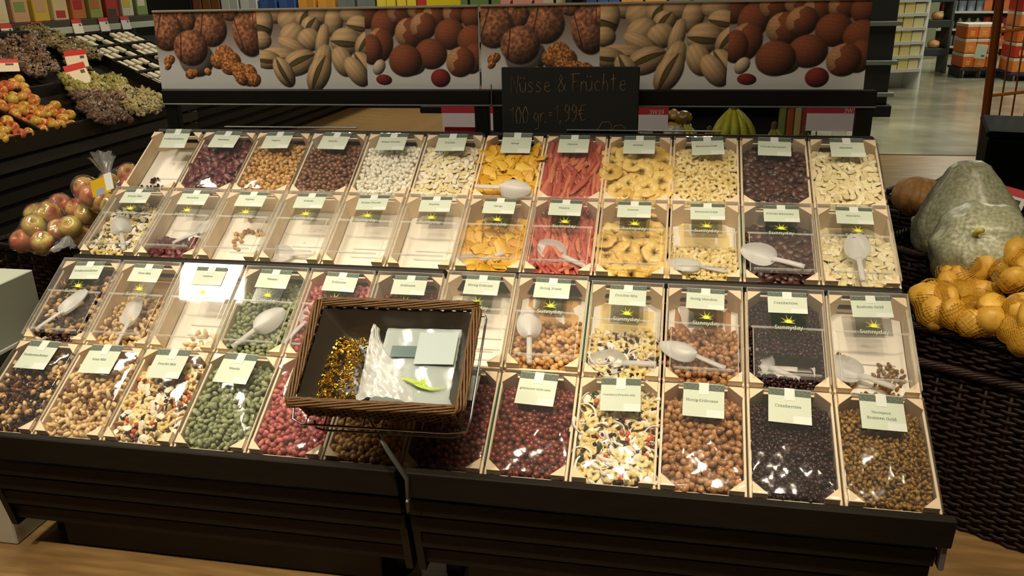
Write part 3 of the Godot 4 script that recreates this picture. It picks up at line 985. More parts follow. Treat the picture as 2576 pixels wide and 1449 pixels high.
	for c in 12:
		var ph: String = L % third[c][0]
		crate(2, c, "wooden " + ph, "lid", third[c][3], third[c][2] == null or c in [1, 9])
		if third[c][2] != null:
			fill(crate_xf(2, c), third[c][1], third[c][2], ph, ph, 0.088, -0.132, 0.134, 0.45 if c == 7 else 0.0)
		elif c == 2:
			few(crate_xf(2, c), "ginger", 9, Vector2(-0.03, 0.02), Vector2(0.012, 0.03), ph)
			few(crate_xf(2, c), "ginger", 7, Vector2(0.03, -0.03), Vector2(0.03, 0.008), ph)
		elif c == 3:
			few(crate_xf(2, c), "choc_ball", 3, Vector2(0.05, 0.075), Vector2(0.008, 0.006), ph)
	# ---- back row, film covers except the first
	F = "back-row crate of %s"
	var back := [
		["last few raisins and nuts, uncovered,", [], null, ["Studentenfutter"]],
		["dark red dried fruit", [["tomato", 1.0]], full, ["Kirschen"]],
		["golden sugared ginger", [["ginger", 1.0]], full, ["Ingwer"]],
		["chocolate balls", [["choc_ball", 1.0]], full, ["Schoko"]],
		["white coconut cubes", [["white_cube", 1.0]], full, ["Kokos-Wurfel"]],
		["pale ivory seeds with a bright glare", [["flake", .6], ["coconut", .4]], full, ["Kurbis"]],
		["mango slices", [["mango", 1.0]], full, ["Mango"]],
		["papaya strips", [["papaya", 1.0]], full, ["Papaya"]],
		["pineapple rings", [["pineapple", 1.0]], full, ["Ananas"]],
		["banana chips", [["banana_chip", 1.0]], full, ["Bananenchips"]],
		["dark chocolate pieces", [["choc_drop", 1.0]], full, ["Schoko-Bananen"]],
		["pale ivory seeds at the pumpkin end", [["flake", 1.0]], full, ["Mandeln"]]]
	for c in 12:
		var ph: String = F % back[c][0]
		if c == 0:
			ph = "open crate of last raisins and nuts in the back row"
		crate(1, c, "wooden " + ph, "film" if c > 0 and c != 6 else "none", back[c][3], c == 0)
		if c == 0 or c == 6:
			label_card(get_child(get_child_count() - 1), T(0.01, 0.016, -0.098, Vector3(0.15, 0, 0)), back[c][3], 0.098, 0.084)
		if c == 0:
			few(crate_xf(1, 0), "raisin", 26, Vector2(-0.045, 0.082), Vector2(0.022, 0.012), ph)
			few(crate_xf(1, 0), "cashew", 18, Vector2(-0.04, 0.115), Vector2(0.03, 0.008), ph)
			few(crate_xf(1, 0), "raisin", 4, Vector2(-0.05, 0.03), Vector2(0.006, 0.006), ph)
		else:
			fill(crate_xf(1, c), back[c][1], full, ph, ph, 0.088, -0.132, 0.134, 0.3 if c == 7 else 0.0)

func scoop_meshes() -> Array:
	if not shared.has("scoop"):
		var st := S()
		for side in [0.0, 0.0016]:
			sheet(st, 14, 12, func(u: float, v: float):
				var a: float = (v - 0.5) * 2.0
				var w := 0.034 * pow(sin(PI * clampf(0.04 + 0.93 * pow(u, 0.8), 0, 1)), 0.55)
				var dep := 0.020 * (1.0 - a * a) * (0.35 + 0.65 * sin(PI * clampf(u * 0.75 + 0.25, 0, 1)))
				return Vector3(-0.005 - u * 0.098, -dep - side, a * w), Vector3.UP if side == 0.0 else Vector3.DOWN)
		shared["scoop"] = done(st)
		st = S()
		tube(st, [Vector3(-0.016, -0.008, 0), Vector3(0.006, -0.004, 0), Vector3(0.03, -0.002, 0), Vector3(0.06, 0, 0), Vector3(0.072, -0.001, 0)], 0.0075, 10, 0.55, Vector3(0, 1, 0))
		shared["scoop_handle"] = done(st)
	return [shared["scoop"], shared["scoop_handle"]]

func scoops():
	var ms := scoop_meshes()
	# row, column, x, height, z, heading of the handle, roll, label
	for s in [
		[2, 0, .006, -.008, .055, 60, 2.9, "white plastic scoop lying on pale coconut and banana chip mix"],
		[2, 1, .033, -.020, .018, 137, 0.2, "white plastic scoop on the dark red dried fruit, handle to the lower left"],
		[2, 3, -.022, -.045, .068, -3, 0.1, "white plastic scoop in the emptied crate with two chocolate balls"],
		[1, 6, -.012, .026, .120, -176, 2.9, "white plastic scoop lying across the mango crate of the back row"],
		[2, 6, -.027, -.012, .092, -25, 0.2, "white plastic scoop at the front of the flap-lidded mango crate"],
		[2, 7, .02, .006, .085, 30, 0.3, "clear white scoop standing among the papaya strips"],
		[2, 9, -.006, -.016, .088, 8, 2.8, "white plastic scoop lying on the half-used banana chips"],
		[2, 10, -.012, .034, .088, 20, 0.3, "white plastic scoop lying on the lid over the dark chocolate pieces"],
		[2, 11, -.006, .032, .080, 89, 0.2, "white plastic scoop lying on the lid over the pale ivory seeds"],
		[3, 0, -.001, .038, .070, 122, 0.25, "white plastic scoop on the lid of the dark raisin and nut mix"],
		[3, 1, .001, .004, .078, 88, 0.2, "white plastic scoop lying in the tan peanut and cashew mix"],
		[3, 3, -.007, .004, .073, 131, 2.9, "white plastic scoop in the olive-green coated peanuts"],
		[3, 4, -.080, .006, .041, 113, 0.3, "white plastic scoop in the pinkish red peanuts left of the wicker basket"],
		[3, 7, -.044, .0, .059, 82, 2.95, "white plastic scoop on the golden caramel nuts"],
		[3, 8, .015, -.018, .086, 0, 0.2, "white plastic scoop lying in the sparse banana chip mix"],
		[3, 9, -.014, .002, .073, 20, 2.9, "white plastic scoop lying on the golden-brown honey nuts"],
		[3, 10, -.026, -.030, .072, 25, 0.3, "white plastic scoop lying in the gap between the cranberries"],
		[3, 11, -.015, -.036, .073, 23, 0.2, "white plastic scoop lying among the last greenish gold raisins"]]:
		var xf := crate_xf(s[0], s[1]) * T(s[2], s[3], s[4]) * Transform3D(Basis(Vector3.UP, -deg_to_rad(s[5])) * Basis(Vector3.RIGHT, s[6]), Vector3.ZERO)
		var t := thing("scoop", s[7], "scoop", xf, "white plastic scoops")
		obj("bowl", ms[0], M.scoop, t)
		obj("handle", ms[1], M.scoop, t)

# ------------------------------------------------------------------ wicker
# one wall of woven strands between two lower corners and two rim corners (local space)
func weave(st: SurfaceTool, a: Vector3, b: Vector3, up: Vector3, out: Vector3, rows: int, stakes: int, r: float):
	var n := stakes * 2
	for i in rows:
		var pts := []
		for k in n + 1:
			var t := float(k) / n
			var w := r * 0.9 * (1.0 if (k + i) % 2 == 0 else -1.0) + r * 0.3 * noise.get_noise_2d(k * 40.0, i * 77.0)
			pts.append(a.lerp(b, t) + up * ((i + 0.5) / rows) + out * w)
		tube(st, pts, r, 5, 1.1, up.normalized())

func stakes_of(st: SurfaceTool, a: Vector3, b: Vector3, up: Vector3, n: int, r: float):
	for k in n + 1:
		var p := a.lerp(b, float(k) / n)
		tube(st, [p, p + up], r, 5)

func braid(st: SurfaceTool, pts: Array, rad: float, strands: int, r: float, turns: float):
	for s in strands:
		var v := []
		for i in pts.size() - 1:
			var steps := maxi(4, int((pts[i + 1] - pts[i]).length() / 0.012))
			for k in steps:
				var t := float(k) / steps
				var d: Vector3 = (pts[i + 1] - pts[i]).normalized()
				var sd := d.cross(Vector3.UP).normalized()
				var up := sd.cross(d)
				var ang: float = TAU * (float(s) / strands + (t * (pts[i + 1] - pts[i]).length()) * turns) + i * 1.3
				v.append(pts[i].lerp(pts[i + 1], t) + (sd * cos(ang) + up * sin(ang) * 0.6) * rad * (1.0 + 0.25 * noise.get_noise_2d(k * 60.0, s * 90.0 + i * 30)))
		v.append(v[0] if pts[0].is_equal_approx(pts[pts.size() - 1]) else pts[pts.size() - 1])
		tube(st, v, r, 5)

func wicker_tray(t: Node3D, w: float, d: float, h: float, taper: float, m: Material, r: float, rows: int, pitch: float, rim: float, strands := 7, share := 0.42, turns := 7.0):
	var top := [Vector3(-w / 2, 0, d / 2), Vector3(w / 2, 0, d / 2), Vector3(w / 2, 0, -d / 2), Vector3(-w / 2, 0, -d / 2)]
	var k := 1.0 - taper
	for i in 4:
		var a: Vector3 = top[i] * Vector3(k, 1, k) - Vector3(0, h, 0)
		var b: Vector3 = top[(i + 1) % 4] * Vector3(k, 1, k) - Vector3(0, h, 0)
		var up: Vector3 = (top[i] + top[(i + 1) % 4]) * 0.5 - (a + b) * 0.5
		var out := (b - a).cross(up).normalized()
		var n := maxi(4, int((b - a).length() / pitch))
		var st := S()
		weave(st, a, b, up, out, rows, n, r)
		obj("woven_side", done(st), m, t)
		st = S()
		stakes_of(st, a, b, up, n, r * 1.1)
		obj("stakes", done(st), m, t)
	obj("base", boxmesh(Vector3(w * k, 0.008, d * k)), m, t, T(0, -h, 0))
	var st2 := S()
	braid(st2, [top[0], top[1], top[2], top[3], top[0]], rim, strands, rim * share, turns)
	obj("braided_rim", done(st2), m, t)

func basket_on_stand():
	var xf := Transform3D(Basis.from_euler(Vector3(deg_to_rad(33.5), deg_to_rad(2.1), deg_to_rad(0.6))), Vector3(-0.028, 0.737, -0.035))
	var t := thing("wicker_basket", "brown wicker tray basket with a plastic liner held above the nut crates", "basket", xf)
	wicker_tray(t, 0.405, 0.285, 0.085, 0.1, M.wicker, 0.0042, 9, 0.028, 0.0105, 9, 0.30, 2.2)
	var st := S()
	var liner := mat(rgb(52, 46, 38), 0.25, 0.0, 0.6)
	sheet(st, 28, 22, func(u: float, v: float):
		var a := (u - 0.5) * 2.0
		var b := (v - 0.5) * 2.0
		var e := clampf((maxf(absf(a), absf(b)) - 0.76) / 0.24, 0, 1)
		return Vector3(a * (0.165 + 0.024 * e), -0.076 + 0.068 * e + 0.004 * noise.get_noise_2d(a * 300, b * 300), b * (0.112 + 0.018 * e)))
	obj("plastic_liner", done(st), liner, t)
	# wire holder
	var h := thing("wire_holder", "grey wire holder on a flat post carrying the wicker basket", "stand", xf)
	st = S()
	tube(st, [Vector3(0.19, -0.055, -0.15), Vector3(0.213, -0.05, -0.148), Vector3(0.218, -0.045, -0.135), Vector3(0.215, -0.06, 0.13), Vector3(0.208, -0.07, 0.158), Vector3(0.16, -0.075, 0.162), Vector3(-0.19, -0.075, 0.16), Vector3(-0.213, -0.07, 0.15), Vector3(-0.215, -0.06, 0.12), Vector3(-0.218, -0.05, -0.14), Vector3(-0.19, -0.055, -0.15)], 0.0032, 8)
	obj("upper_wire", done(st), M.steel, h)
	st = S()
	tube(st, [Vector3(0.185, -0.075, 0.15), Vector3(0.187, -0.095, 0.158), Vector3(0.17, -0.1, 0.16), Vector3(-0.14, -0.1, 0.16), Vector3(-0.16, -0.095, 0.158), Vector3(-0.16, -0.075, 0.15)], 0.0028, 8)
	obj("lower_wire", done(st), M.grey, h)
	for k in 9:
		st = S()
		tube(st, [Vector3(-0.19 + k * 0.0475, -0.093, -0.15), Vector3(-0.19 + k * 0.0475, -0.097, 0.16)], 0.002, 6)
		obj("cross_wire", done(st), M.grey, h)
	st = S()
	var inv := xf.affine_inverse()
	tube(st, [Vector3(-0.04, -0.1, 0.12), inv * Vector3(-0.005, 0.53, 0.06), inv * Vector3(0.028, 0.445, 0.038), inv * Vector3(0.03, 0.36, 0.05)], 0.009, 8, 0.45, Vector3(1, 0, 0.2))
	obj("post", done(st), mat(rgb(96, 96, 92), 0.45, 0.4), h)
	obj("fixing_screw", boxmesh(Vector3(0.008, 0.008, 0.012), 0.002), M.steel, h, inv * T(0.03, 0.39, 0.05))
	# gold bag clips
	var gm := mat(rgb(214, 172, 62), 0.22, 0.9)
	var gm2 := mat(rgb(190, 150, 50), 0.3, 0.8)
	st = S()
	box(st, Vector3(0.011, 0.0012, 0.005), T(0, 0, 0), 0.0004)
	box(st, Vector3(0.0012, 0.005, 0.005), T(0.0055, 0.002, 0), 0.0004)
	box(st, Vector3(0.0012, 0.005, 0.005), T(-0.0055, 0.002, 0), 0.0004)
	var clip := done(st)
	for i in 300:
		var u := rng.randf()
		var z := rng.randf_range(-0.07, 0.118)
		var x := -0.170 + u * (0.120 - 0.02 * u) + 0.03 * (0.1 - z)
		var y := -0.058 + 0.038 * (1.0 - pow(u * 2.0 - 1.0, 2)) * smoothstep(-0.09, 0.02, z) + rng.randf() * 0.006
		one("bag_clip", clip, gm if i % 3 else gm2, xf * Transform3D(Basis.from_euler(Vector3(rng.randf() * 6, rng.randf() * 6, rng.randf() * 6)), Vector3(x, y, z)), "shiny gold metal bag clip heaped in the wicker basket", "bag clip", "gold clips in the wicker basket")
	# bags
	var bagm := mat(rgb(205, 216, 214, 105), 0.12, 0.0, 0.7)
	bagm.cull_mode = BaseMaterial3D.CULL_DISABLED
	var print_green := mat(rgb(170, 196, 40), 0.3)
	var print_dark := mat(rgb(70, 96, 92), 0.3)
	var b := thing("bag_stack", "clear flat bags with a yellow-green print in the wicker basket", "plastic bags", xf)
	for k in 5:
		st = S()
		sheet(st, 16, 14, func(u: float, v: float):
			return Vector3(-0.03 + u * 0.205 + k * 0.002, -0.052 + k * 0.0035 + 0.02 * smoothstep(0.88, 1.0, v) + 0.004 * noise.get_noise_2d(u * 180 + k * 60, v * 120) + 0.006 * u * u, -0.095 + v * 0.222))
		obj("bag_sheet", done(st), bagm, b)
	obj("pale_sheet", boxmesh(Vector3(0.098, 0.0012, 0.09), 0.0004), mat(rgb(172, 186, 188), 0.35), b, T(0.112, -0.029, -0.036, Vector3(0.0, 0, 0.05)))
	obj("dark_print", boxmesh(Vector3(0.07, 0.0008, 0.032), 0.0002), print_dark, b, T(0.035, -0.033, -0.026, Vector3(0, 0, 0.03)))
	st = S()
	var sw := PackedVector2Array()
	for i in 13:
		sw.append(Vector2(-0.075 + i * 0.0125, 0.012 * sin(i * 0.5) + 0.008))
	for i in 13:
		sw.append(Vector2(0.075 - i * 0.0125, 0.012 * sin((12 - i) * 0.5) - 0.004 + 0.012 * absf(i - 6.0) / 6.0))
	prism(st, sw, 0.0008)
	obj("swoosh_print", done(st), print_green, b, Transform3D(Basis(Vector3(1, 0, 0), -PI / 2), Vector3(0.085, -0.025, 0.07)))
	obj("sun_mark", star_mesh(), print_green, b, Transform3D(Basis(Vector3(1, 0, 0), -PI / 2).scaled(Vector3(1.1, 1.1, 1.1)), Vector3(0.095, -0.024, 0.063)))
	var crm := mat(rgb(240, 244, 244, 150), 0.1, 0.0, 0.8)
	st = S()
	sheet(st, 30, 40, func(u: float, v: float):
		var wdt := lerpf(0.02, 0.14, smoothstep(0.0, 1.0, v))
		return Vector3(-0.062 + u * wdt + 0.004 * v, -0.026 + 0.034 * sin(PI * u) * (0.6 + 0.4 * v) - 0.01 + 0.008 * noise.get_noise_2d(u * 260, v * 420) + 0.005 * noise.get_noise_2d(u * 900, v * 300), -0.09 + v * 0.205))
	var cb := obj("crumpled_bag", done(st), crm, null, xf)
	tag(cb, "crumpled glossy clear bag in the middle of the wicker basket beside the gold clips", "plastic bag")

# radial wrapping of a set of balls: direction -> distance from the centre
func wrap_r(c: Vector3, d: Vector3, balls: Array, r: float) -> float:
	var best := 0.02
	for b in balls:
		var o: Vector3 = b - c
		var p := o.dot(d)
		var q := o.length_squared() - p * p
		if q < r * r:
			best = maxf(best, p + sqrt(r * r - q))
	return best

func wrap_grid(balls: Array, r: float, nu: int, nv: int, pad: float, smooth: int) -> Array:
	var c := Vector3.ZERO
	for b in balls:
		c += b
	c /= balls.size()
	var g := []
	for i in nu + 1:
		var row := []
		for k in nv:
			var th := PI * (i + 0.0001) / (nu + 0.0002)
			var a := TAU * k / nv
			row.append(wrap_r(c, Vector3(sin(th) * cos(a), cos(th), sin(th) * sin(a)), balls, r))
		g.append(row)
	for s in smooth:
		var g2 := g.duplicate(true)
		for i in range(1, nu):
			for k in nv:
				g2[i][k] = maxf(g[i][k], (g[i - 1][k] + g[i + 1][k] + g[i][(k + 1) % nv] + g[i][(k + nv - 1) % nv]) * 0.25)
		g = g2
	var out := []
	for i in nu + 1:
		var row := []
		for k in nv:
			var th := PI * i / nu
			var a := TAU * k / nv
			row.append(c + Vector3(sin(th) * cos(a), cos(th), sin(th) * sin(a)) * (g[i][k] + pad))
		out.append(row)
	return out

func right_side():
	# big dark wicker baskets standing at an angle beside the nut stand
	var yaw := -atan2(0.524, 0.852)
	var wl := thing("wicker_basket", "large dark brown woven basket at floor level right of the nut stand", "basket", T(1.62, 0.50, -0.80, Vector3(0, yaw, 0)))
	wl.transform.origin = Vector3(1.354, 0.5, -0.676) + Vector3(.852, 0, .524) * 0.32 + Vector3(.524, 0, -.852) * 0.26
	wicker_tray(wl, 0.74, 0.5, 0.5, 0.06, M.darkwicker, 0.0062, 34, 0.062, 0.014)
	obj("inside_panel", boxmesh(Vector3(0.68, 0.44, 0.44)), M.dark, wl, T(0, -0.25, 0))
	var wp := thing("wicker_basket", "dark brown woven basket carrying the nets of yellow potatoes", "basket", T(0, 0, 0, Vector3(0, yaw, 0)))
	wp.transform.origin = Vector3(1.32, 0.6, -0.715) + Vector3(.852, 0, .524) * 0.33 + Vector3(.524, 0, -.852) * 0.22
	wicker_tray(wp, 0.7, 0.42, 0.09, 0.04, M.darkwicker, 0.006, 7, 0.06, 0.012)
	obj("inside_panel", boxmesh(Vector3(0.64, 0.03, 0.36)), M.dark, wp, T(0, -0.066, 0))
	var wq := thing("wicker_basket", "dark brown woven basket under the two grey-green pumpkins", "basket", T(1.72, 0.66, -1.32, Vector3(0, -0.75, 0)))
	wicker_tray(wq, 0.62, 0.5, 0.2, 0.05, M.darkwicker, 0.0062, 12, 0.062, 0.013)
	obj("inside_panel", boxmesh(Vector3(0.54, 0.1, 0.42)), M.dark, wq, T(0, -0.12, 0))
	var wr := thing("wicker_basket", "dark brown woven basket holding the ribbed tan squash at the back", "basket", T(1.80, 0.70, -1.83, Vector3(0, -0.75, 0)))
	wicker_tray(wr, 0.66, 0.42, 0.22, 0.05, M.darkwicker, 0.0062, 12, 0.062, 0.013)
	obj("inside_panel", boxmesh(Vector3(0.58, 0.12, 0.35)), M.dark, wr, T(0, -0.12, 0))
	var ps := thing("basket_stand", "black stepped stand under the dark woven baskets right of the nut stand", "display stand", T(0, 0, 0))
	obj("step", boxmesh(Vector3(0.6, 0.45, 0.5), 0.01), M.dark, ps, T(1.74, 0.225, -1.34, Vector3(0, -0.75, 0)))
	obj("step", boxmesh(Vector3(0.6, 0.47, 0.4), 0.01), M.dark, ps, T(1.84, 0.235, -1.85, Vector3(0, -0.75, 0)))
	# potatoes in nets
	var pm := [grain(mat(rgb(228, 182, 76), 0.5), 0.03, Color(0.88, 0.84, 0.76), Color(1, 1, 1), Vector3(9, 9, 9)), grain(mat(rgb(216, 168, 62), 0.5), 0.03, Color(0.88, 0.84, 0.76), Color(1, 1, 1), Vector3(9, 9, 9))]
	var pmesh := blobs(Vector3(.036, .034, .044), 0.22, 0.0, 4, 10, 14, 0.8)
	var netm := mat(rgb(196, 150, 30), 0.5)
	var bags := [
		[[1.387, 0.669, -0.825], [1.441, 0.667, -0.862], [1.356, 0.666, -0.756], [1.396, 0.677, -0.747], [1.461, 0.672, -0.802], [1.509, 0.677, -0.820], [1.364, 0.637, -0.720], [1.405, 0.655, -0.683], [1.440, 0.649, -0.643], [1.481, 0.655, -0.635], [1.515, 0.669, -0.703], [1.463, 0.648, -0.745], [1.53, 0.66, -0.76]],
		[[1.460, 0.698, -0.921], [1.473, 0.690, -0.879], [1.507, 0.712, -0.944], [1.520, 0.739, -0.882], [1.575, 0.746, -0.869], [1.536, 0.747, -0.967], [1.596, 0.772, -0.975], [1.610, 0.775, -0.863], [1.648, 0.798, -0.944], [1.565, 0.743, -0.745], [1.633, 0.755, -0.806], [1.551, 0.705, -0.904]],
		[[1.549, 0.702, -0.623], [1.565, 0.68, -0.58], [1.530, 0.655, -0.595], [1.545, 0.645, -0.545], [1.605, 0.698, -0.662], [1.62, 0.66, -0.58]]]
	var names := ["front potato net resting on the basket rim", "upper potato net against the pumpkin", "potato net at the far right of the basket"]
	for bi in 3:
		var balls := []
		for k in bags[bi].size():
			var p := Vector3(bags[bi][k][0], bags[bi][k][1], bags[bi][k][2])
			balls.append(p)
			var s := 0.9 + 0.35 * absf(sin(k * 2.3 + bi))
			one("potato", pmesh[k % 4], pm[k % 2], Transform3D(Basis.from_euler(Vector3(k * 1.3, k * 2.1, k * 0.7)).scaled(Vector3.ONE * s), p), "yellow potato inside the %s" % names[bi], "potato", "potatoes in the %s" % names[bi])
		var nu := 34
		var nv := 54
		var g := wrap_grid(balls, 0.041, nu, nv, 0.002, 3)
		var st := S()
		for i in nu:
			for k in nv:
				var k2 := (k + 1) % nv
				if i % 2 == 0 or k % 2 == 0 or true:
					for e in [[g[i][k], g[i + 1][k2]], [g[i][k2], g[i + 1][k]]]:
						var d: Vector3 = e[1] - e[0]
						if d.length() < 1e-4:
							continue
						var sd := d.cross(Vector3(0.3, 0.8, 0.5)).normalized() * 0.0007
						var upv := sd.cross(d).normalized() * 0.0007
						tri(st, e[0] + sd, e[0] - sd, e[1] + sd, upv)
						tri(st, e[1] + sd, e[0] - sd, e[1] - sd, upv)
						tri(st, e[0] + upv, e[0] - upv, e[1] + upv, sd)
						tri(st, e[1] + upv, e[0] - upv, e[1] - upv, sd)
		tag(obj("potato_net", done(st), netm), "yellow mesh of the %s" % names[bi], "net bag", "", "stuff")
	# pumpkins
	var skin := grain(mat(rgb(222, 218, 196), 0.36), 0.035, Color(0.5, 0.54, 0.47), Color(1.0, 1.0, 0.97), Vector3(7, 7, 7))
	var t := thing("pumpkin", "tall pear-shaped grey-green warty pumpkin standing behind the round one", "pumpkin", T(1.60, 0.78, -1.28, Vector3(-0.1, 0.2, 0.08)))
	var st := S()
	var prof := [[0.0, -0.175], [0.08, -0.172], [0.135, -0.14], [0.168, -0.08], [0.170, -0.02], [0.142, 0.045], [0.108, 0.1], [0.082, 0.14], [0.062, 0.17], [0.036, 0.188], [0.0, 0.193]]
	sheet(st, 40, 30, func(u: float, v: float):
		var a := TAU * (u if u < 1.0 else 0.0)
		var f := v * (prof.size() - 1)
		var i := mini(int(f), prof.size() - 2)
		var r: float = lerpf(prof[i][0], prof[i + 1][0], f - i)
		var y: float = lerpf(prof[i][1], prof[i + 1][1], f - i)
		var d := Vector3(cos(a), y * 5.0, sin(a))
		var wv := 1.0 + 0.035 * noise.get_noise_3d(d.x * 90, d.y * 70, d.z * 90) + 0.05 * noise.get_noise_3d(d.x * 350, d.y * 200, d.z * 350) + 0.02 * sin(a * 9.0)
		return Vector3(cos(a) * r * wv, y, sin(a) * r * wv))
	obj("body", fix_out(st), skin, t)
	t = thing("pumpkin", "round grey-green pumpkin with a short yellow-green stem in front of the tall one", "pumpkin", T(1.55, 0.76, -0.98))
	st = S()
	blob(st, Vector3(0.148, 0.152, 0.13), 0.12, 0.0, 3, 24, 36, Transform3D(Basis(), Vector3.ZERO), 1.2, 9, 0.05)
	var ax := Vector3(-0.42, 0.55, 0.72).normalized()
	var turn := Basis(Quaternion(Vector3(0, 0, 1), ax))
	obj("body", done(st), skin, t, Transform3D(turn, Vector3.ZERO))
	st = S()
	tube(st, [Vector3(0, 0, 0.118), Vector3(0.002, 0, 0.135), Vector3(0.012, 0.004, 0.15), Vector3(0.024, 0.005, 0.157)], 0.0085, 8)
	obj("stem", done(st), mat(rgb(190, 186, 90), 0.6), t, Transform3D(turn, Vector3.ZERO))
	t = thing("squash", "ribbed tan squash with a dark green stem at the back of the baskets", "squash", T(1.56, 0.745, -1.72, Vector3(0, 0, -0.1)))
	st = S()
	blob(st, Vector3(0.105, 0.105, 0.075), 0.08, 0.0, 8, 16, 44, Transform3D(Basis(Vector3(1, 0, 0), -PI / 2), Vector3.ZERO), 1.0, 11, 0.13)
	obj("body", done(st), grain(mat(rgb(196, 148, 92), 0.55), 0.03, Color(0.75, 0.72, 0.66), Color(1, 1, 1), Vector3(6, 6, 6)), t)
	st = S()
	tube(st, [Vector3(0.05, 0.05, 0), Vector3(0.075, 0.075, 0), Vector3(0.09, 0.07, 0.01)], 0.02, 8)
	obj("stem", done(st), mat(rgb(60, 84, 36), 0.6), t)
	st = S()
	blob(st, Vector3(0.042, 0.026, 0.034), 0.3, 0.0, 5, 8, 12)
	one("garlic_bulb", done(st), mat(rgb(206, 198, 184), 0.6), T(1.525, 0.705, -1.50), "small whitish garlic bulb on the basket rim below the tan squash", "garlic")
	t = thing("price_card", "red and white price card standing behind the tall pumpkin", "price card", T(1.80, 0.80, -1.50, Vector3(-0.5, -0.35, -0.22)))
	obj("card_sheet", boxmesh(Vector3(0.1, 0.07, 0.002)), M.white, t)
	obj("red_band", boxmesh(Vector3(0.1, 0.028, 0.0026)), M.red, t, T(0, 0.022, 0))
	obj("price_print", boxmesh(Vector3(0.022, 0.02, 0.0026)), mat(rgb(60, 56, 54)), t, T(0.025, -0.012, 0))
	# wire roll cage and black box behind the baskets
	var orange := mat(rgb(150, 82, 26), 0.4, 0.2)
	t = thing("roll_cage", "rust-orange wire roll cage standing behind the black box on the right", "roll cage", T(2.19, 0, -3.0))
	st = S()
	tube(st, [Vector3(0.0, 0.05, 0), Vector3(-0.005, 0.56, 0), Vector3(-0.05, 1.6, 0), Vector3(-0.055, 1.75, 0)], 0.02, 10)
	obj("corner_pole", done(st), orange, t)
	for k in 7:
		st = S()
		tube(st, [Vector3(0.06 + k * 0.058, 0.1, 0), Vector3(0.03 + k * 0.058, 1.75, 0)], 0.0042, 6)
		obj("wire_bar", done(st), orange, t)
	for y in [[0.1, 0.1], [0.97, 1.03], [1.28, 1.34]]:
		st = S()
		tube(st, [Vector3(-0.02, y[0], 0.004), Vector3(0.48, y[1], 0.004)], 0.008, 8)
		obj("cross_bar", done(st), mat(rgb(224, 136, 30), 0.4), t)
	st = S()
	tube(st, [Vector3(0.48, 0.05, 0), Vector3(0.47, 1.75, 0)], 0.02, 10)
	obj("corner_pole", done(st), orange, t)
	obj("base", boxmesh(Vector3(0.52, 0.05, 0.6), 0.01), orange, t, T(0.24, 0.075, -0.28))
	t = thing("black_bin", "matt black upright box with a raised lid edge in front of the roll cage", "bin", T(2.26, 0, -2.45, Vector3(0, -0.25, 0)))
	obj("body", boxmesh(Vector3(0.5, 0.88, 0.5), 0.01), mat(rgb(6, 6, 6), 0.7, 0.0, 0.2), t, T(0, 0.44, 0))
	obj("lid", boxmesh(Vector3(0.52, 0.03, 0.52), 0.01), mat(rgb(8, 8, 8), 0.7, 0.0, 0.2), t, T(0, 0.895, 0))

# the same surface with its faces turned outwards from the middle axis
func fix_out(st: SurfaceTool) -> ArrayMesh:
	var src := st.commit_to_arrays()
	var v: PackedVector3Array = src[Mesh.ARRAY_VERTEX]
	var st2 := S()
	st2.set_smooth_group(0)
	for i in range(0, v.size(), 3):
		var m := (v[i] + v[i + 1] + v[i + 2]) / 3.0
		tri(st2, v[i], v[i + 1], v[i + 2], m * Vector3(1, 0.6, 1))
	return done(st2)

func apple_mats() -> Array:
	if not M.has("apples"):
		var a := []
		for k in 4:
			a.append(grain(mat(Color.WHITE, 0.28), 0.012, [rgb(214, 198, 96), rgb(204, 196, 90), rgb(216, 180, 90), rgb(206, 130, 80)][k], [rgb(196, 88, 60), rgb(204, 140, 66), rgb(190, 70, 60), rgb(176, 56, 58)][k], Vector3(5, 5, 5), false, 20 + k))
			(a[k].albedo_texture as NoiseTexture2D).color_ramp.offsets = PackedFloat32Array([0.44, 0.66])
		M.apples = a
		var st := S()
		lathe(st, [Vector2(0.001, -0.030), Vector2(0.012, -0.036), Vector2(0.026, -0.030), Vector2(0.038, -0.010), Vector2(0.041, 0.008), Vector2(0.036, 0.026), Vector2(0.024, 0.036), Vector2(0.012, 0.035), Vector2(0.004, 0.026), Vector2(0.0, 0.024)], 20)
		M.apple_mesh = done(st)
		st = S()
		tube(st, [Vector3(0, 0.022, 0), Vector3(0.002, 0.034, 0), Vector3(0.006, 0.043, 0)], 0.0016, 5)
		M.apple_stem = done(st)
	return M.apples

func apple(p: Vector3, k: int, label: String, group: String, s := 1.0, stem := true, rot := Vector3(9, 0, 0)):
	var am := apple_mats()
	var r := rot if rot.x < 9 else Vector3(sin(k * 2.7) * 1.2, k * 1.9, cos(k * 1.7) * 1.2)
	var t := one("apple", M.apple_mesh, am[k % 4], Transform3D(Basis.from_euler(r).scaled(Vector3.ONE * s), p), label, "apple", group)
	if stem:
		obj("stem", M.apple_stem, mat(rgb(90, 60, 30)) if k == 0 else M.darkwicker, t)

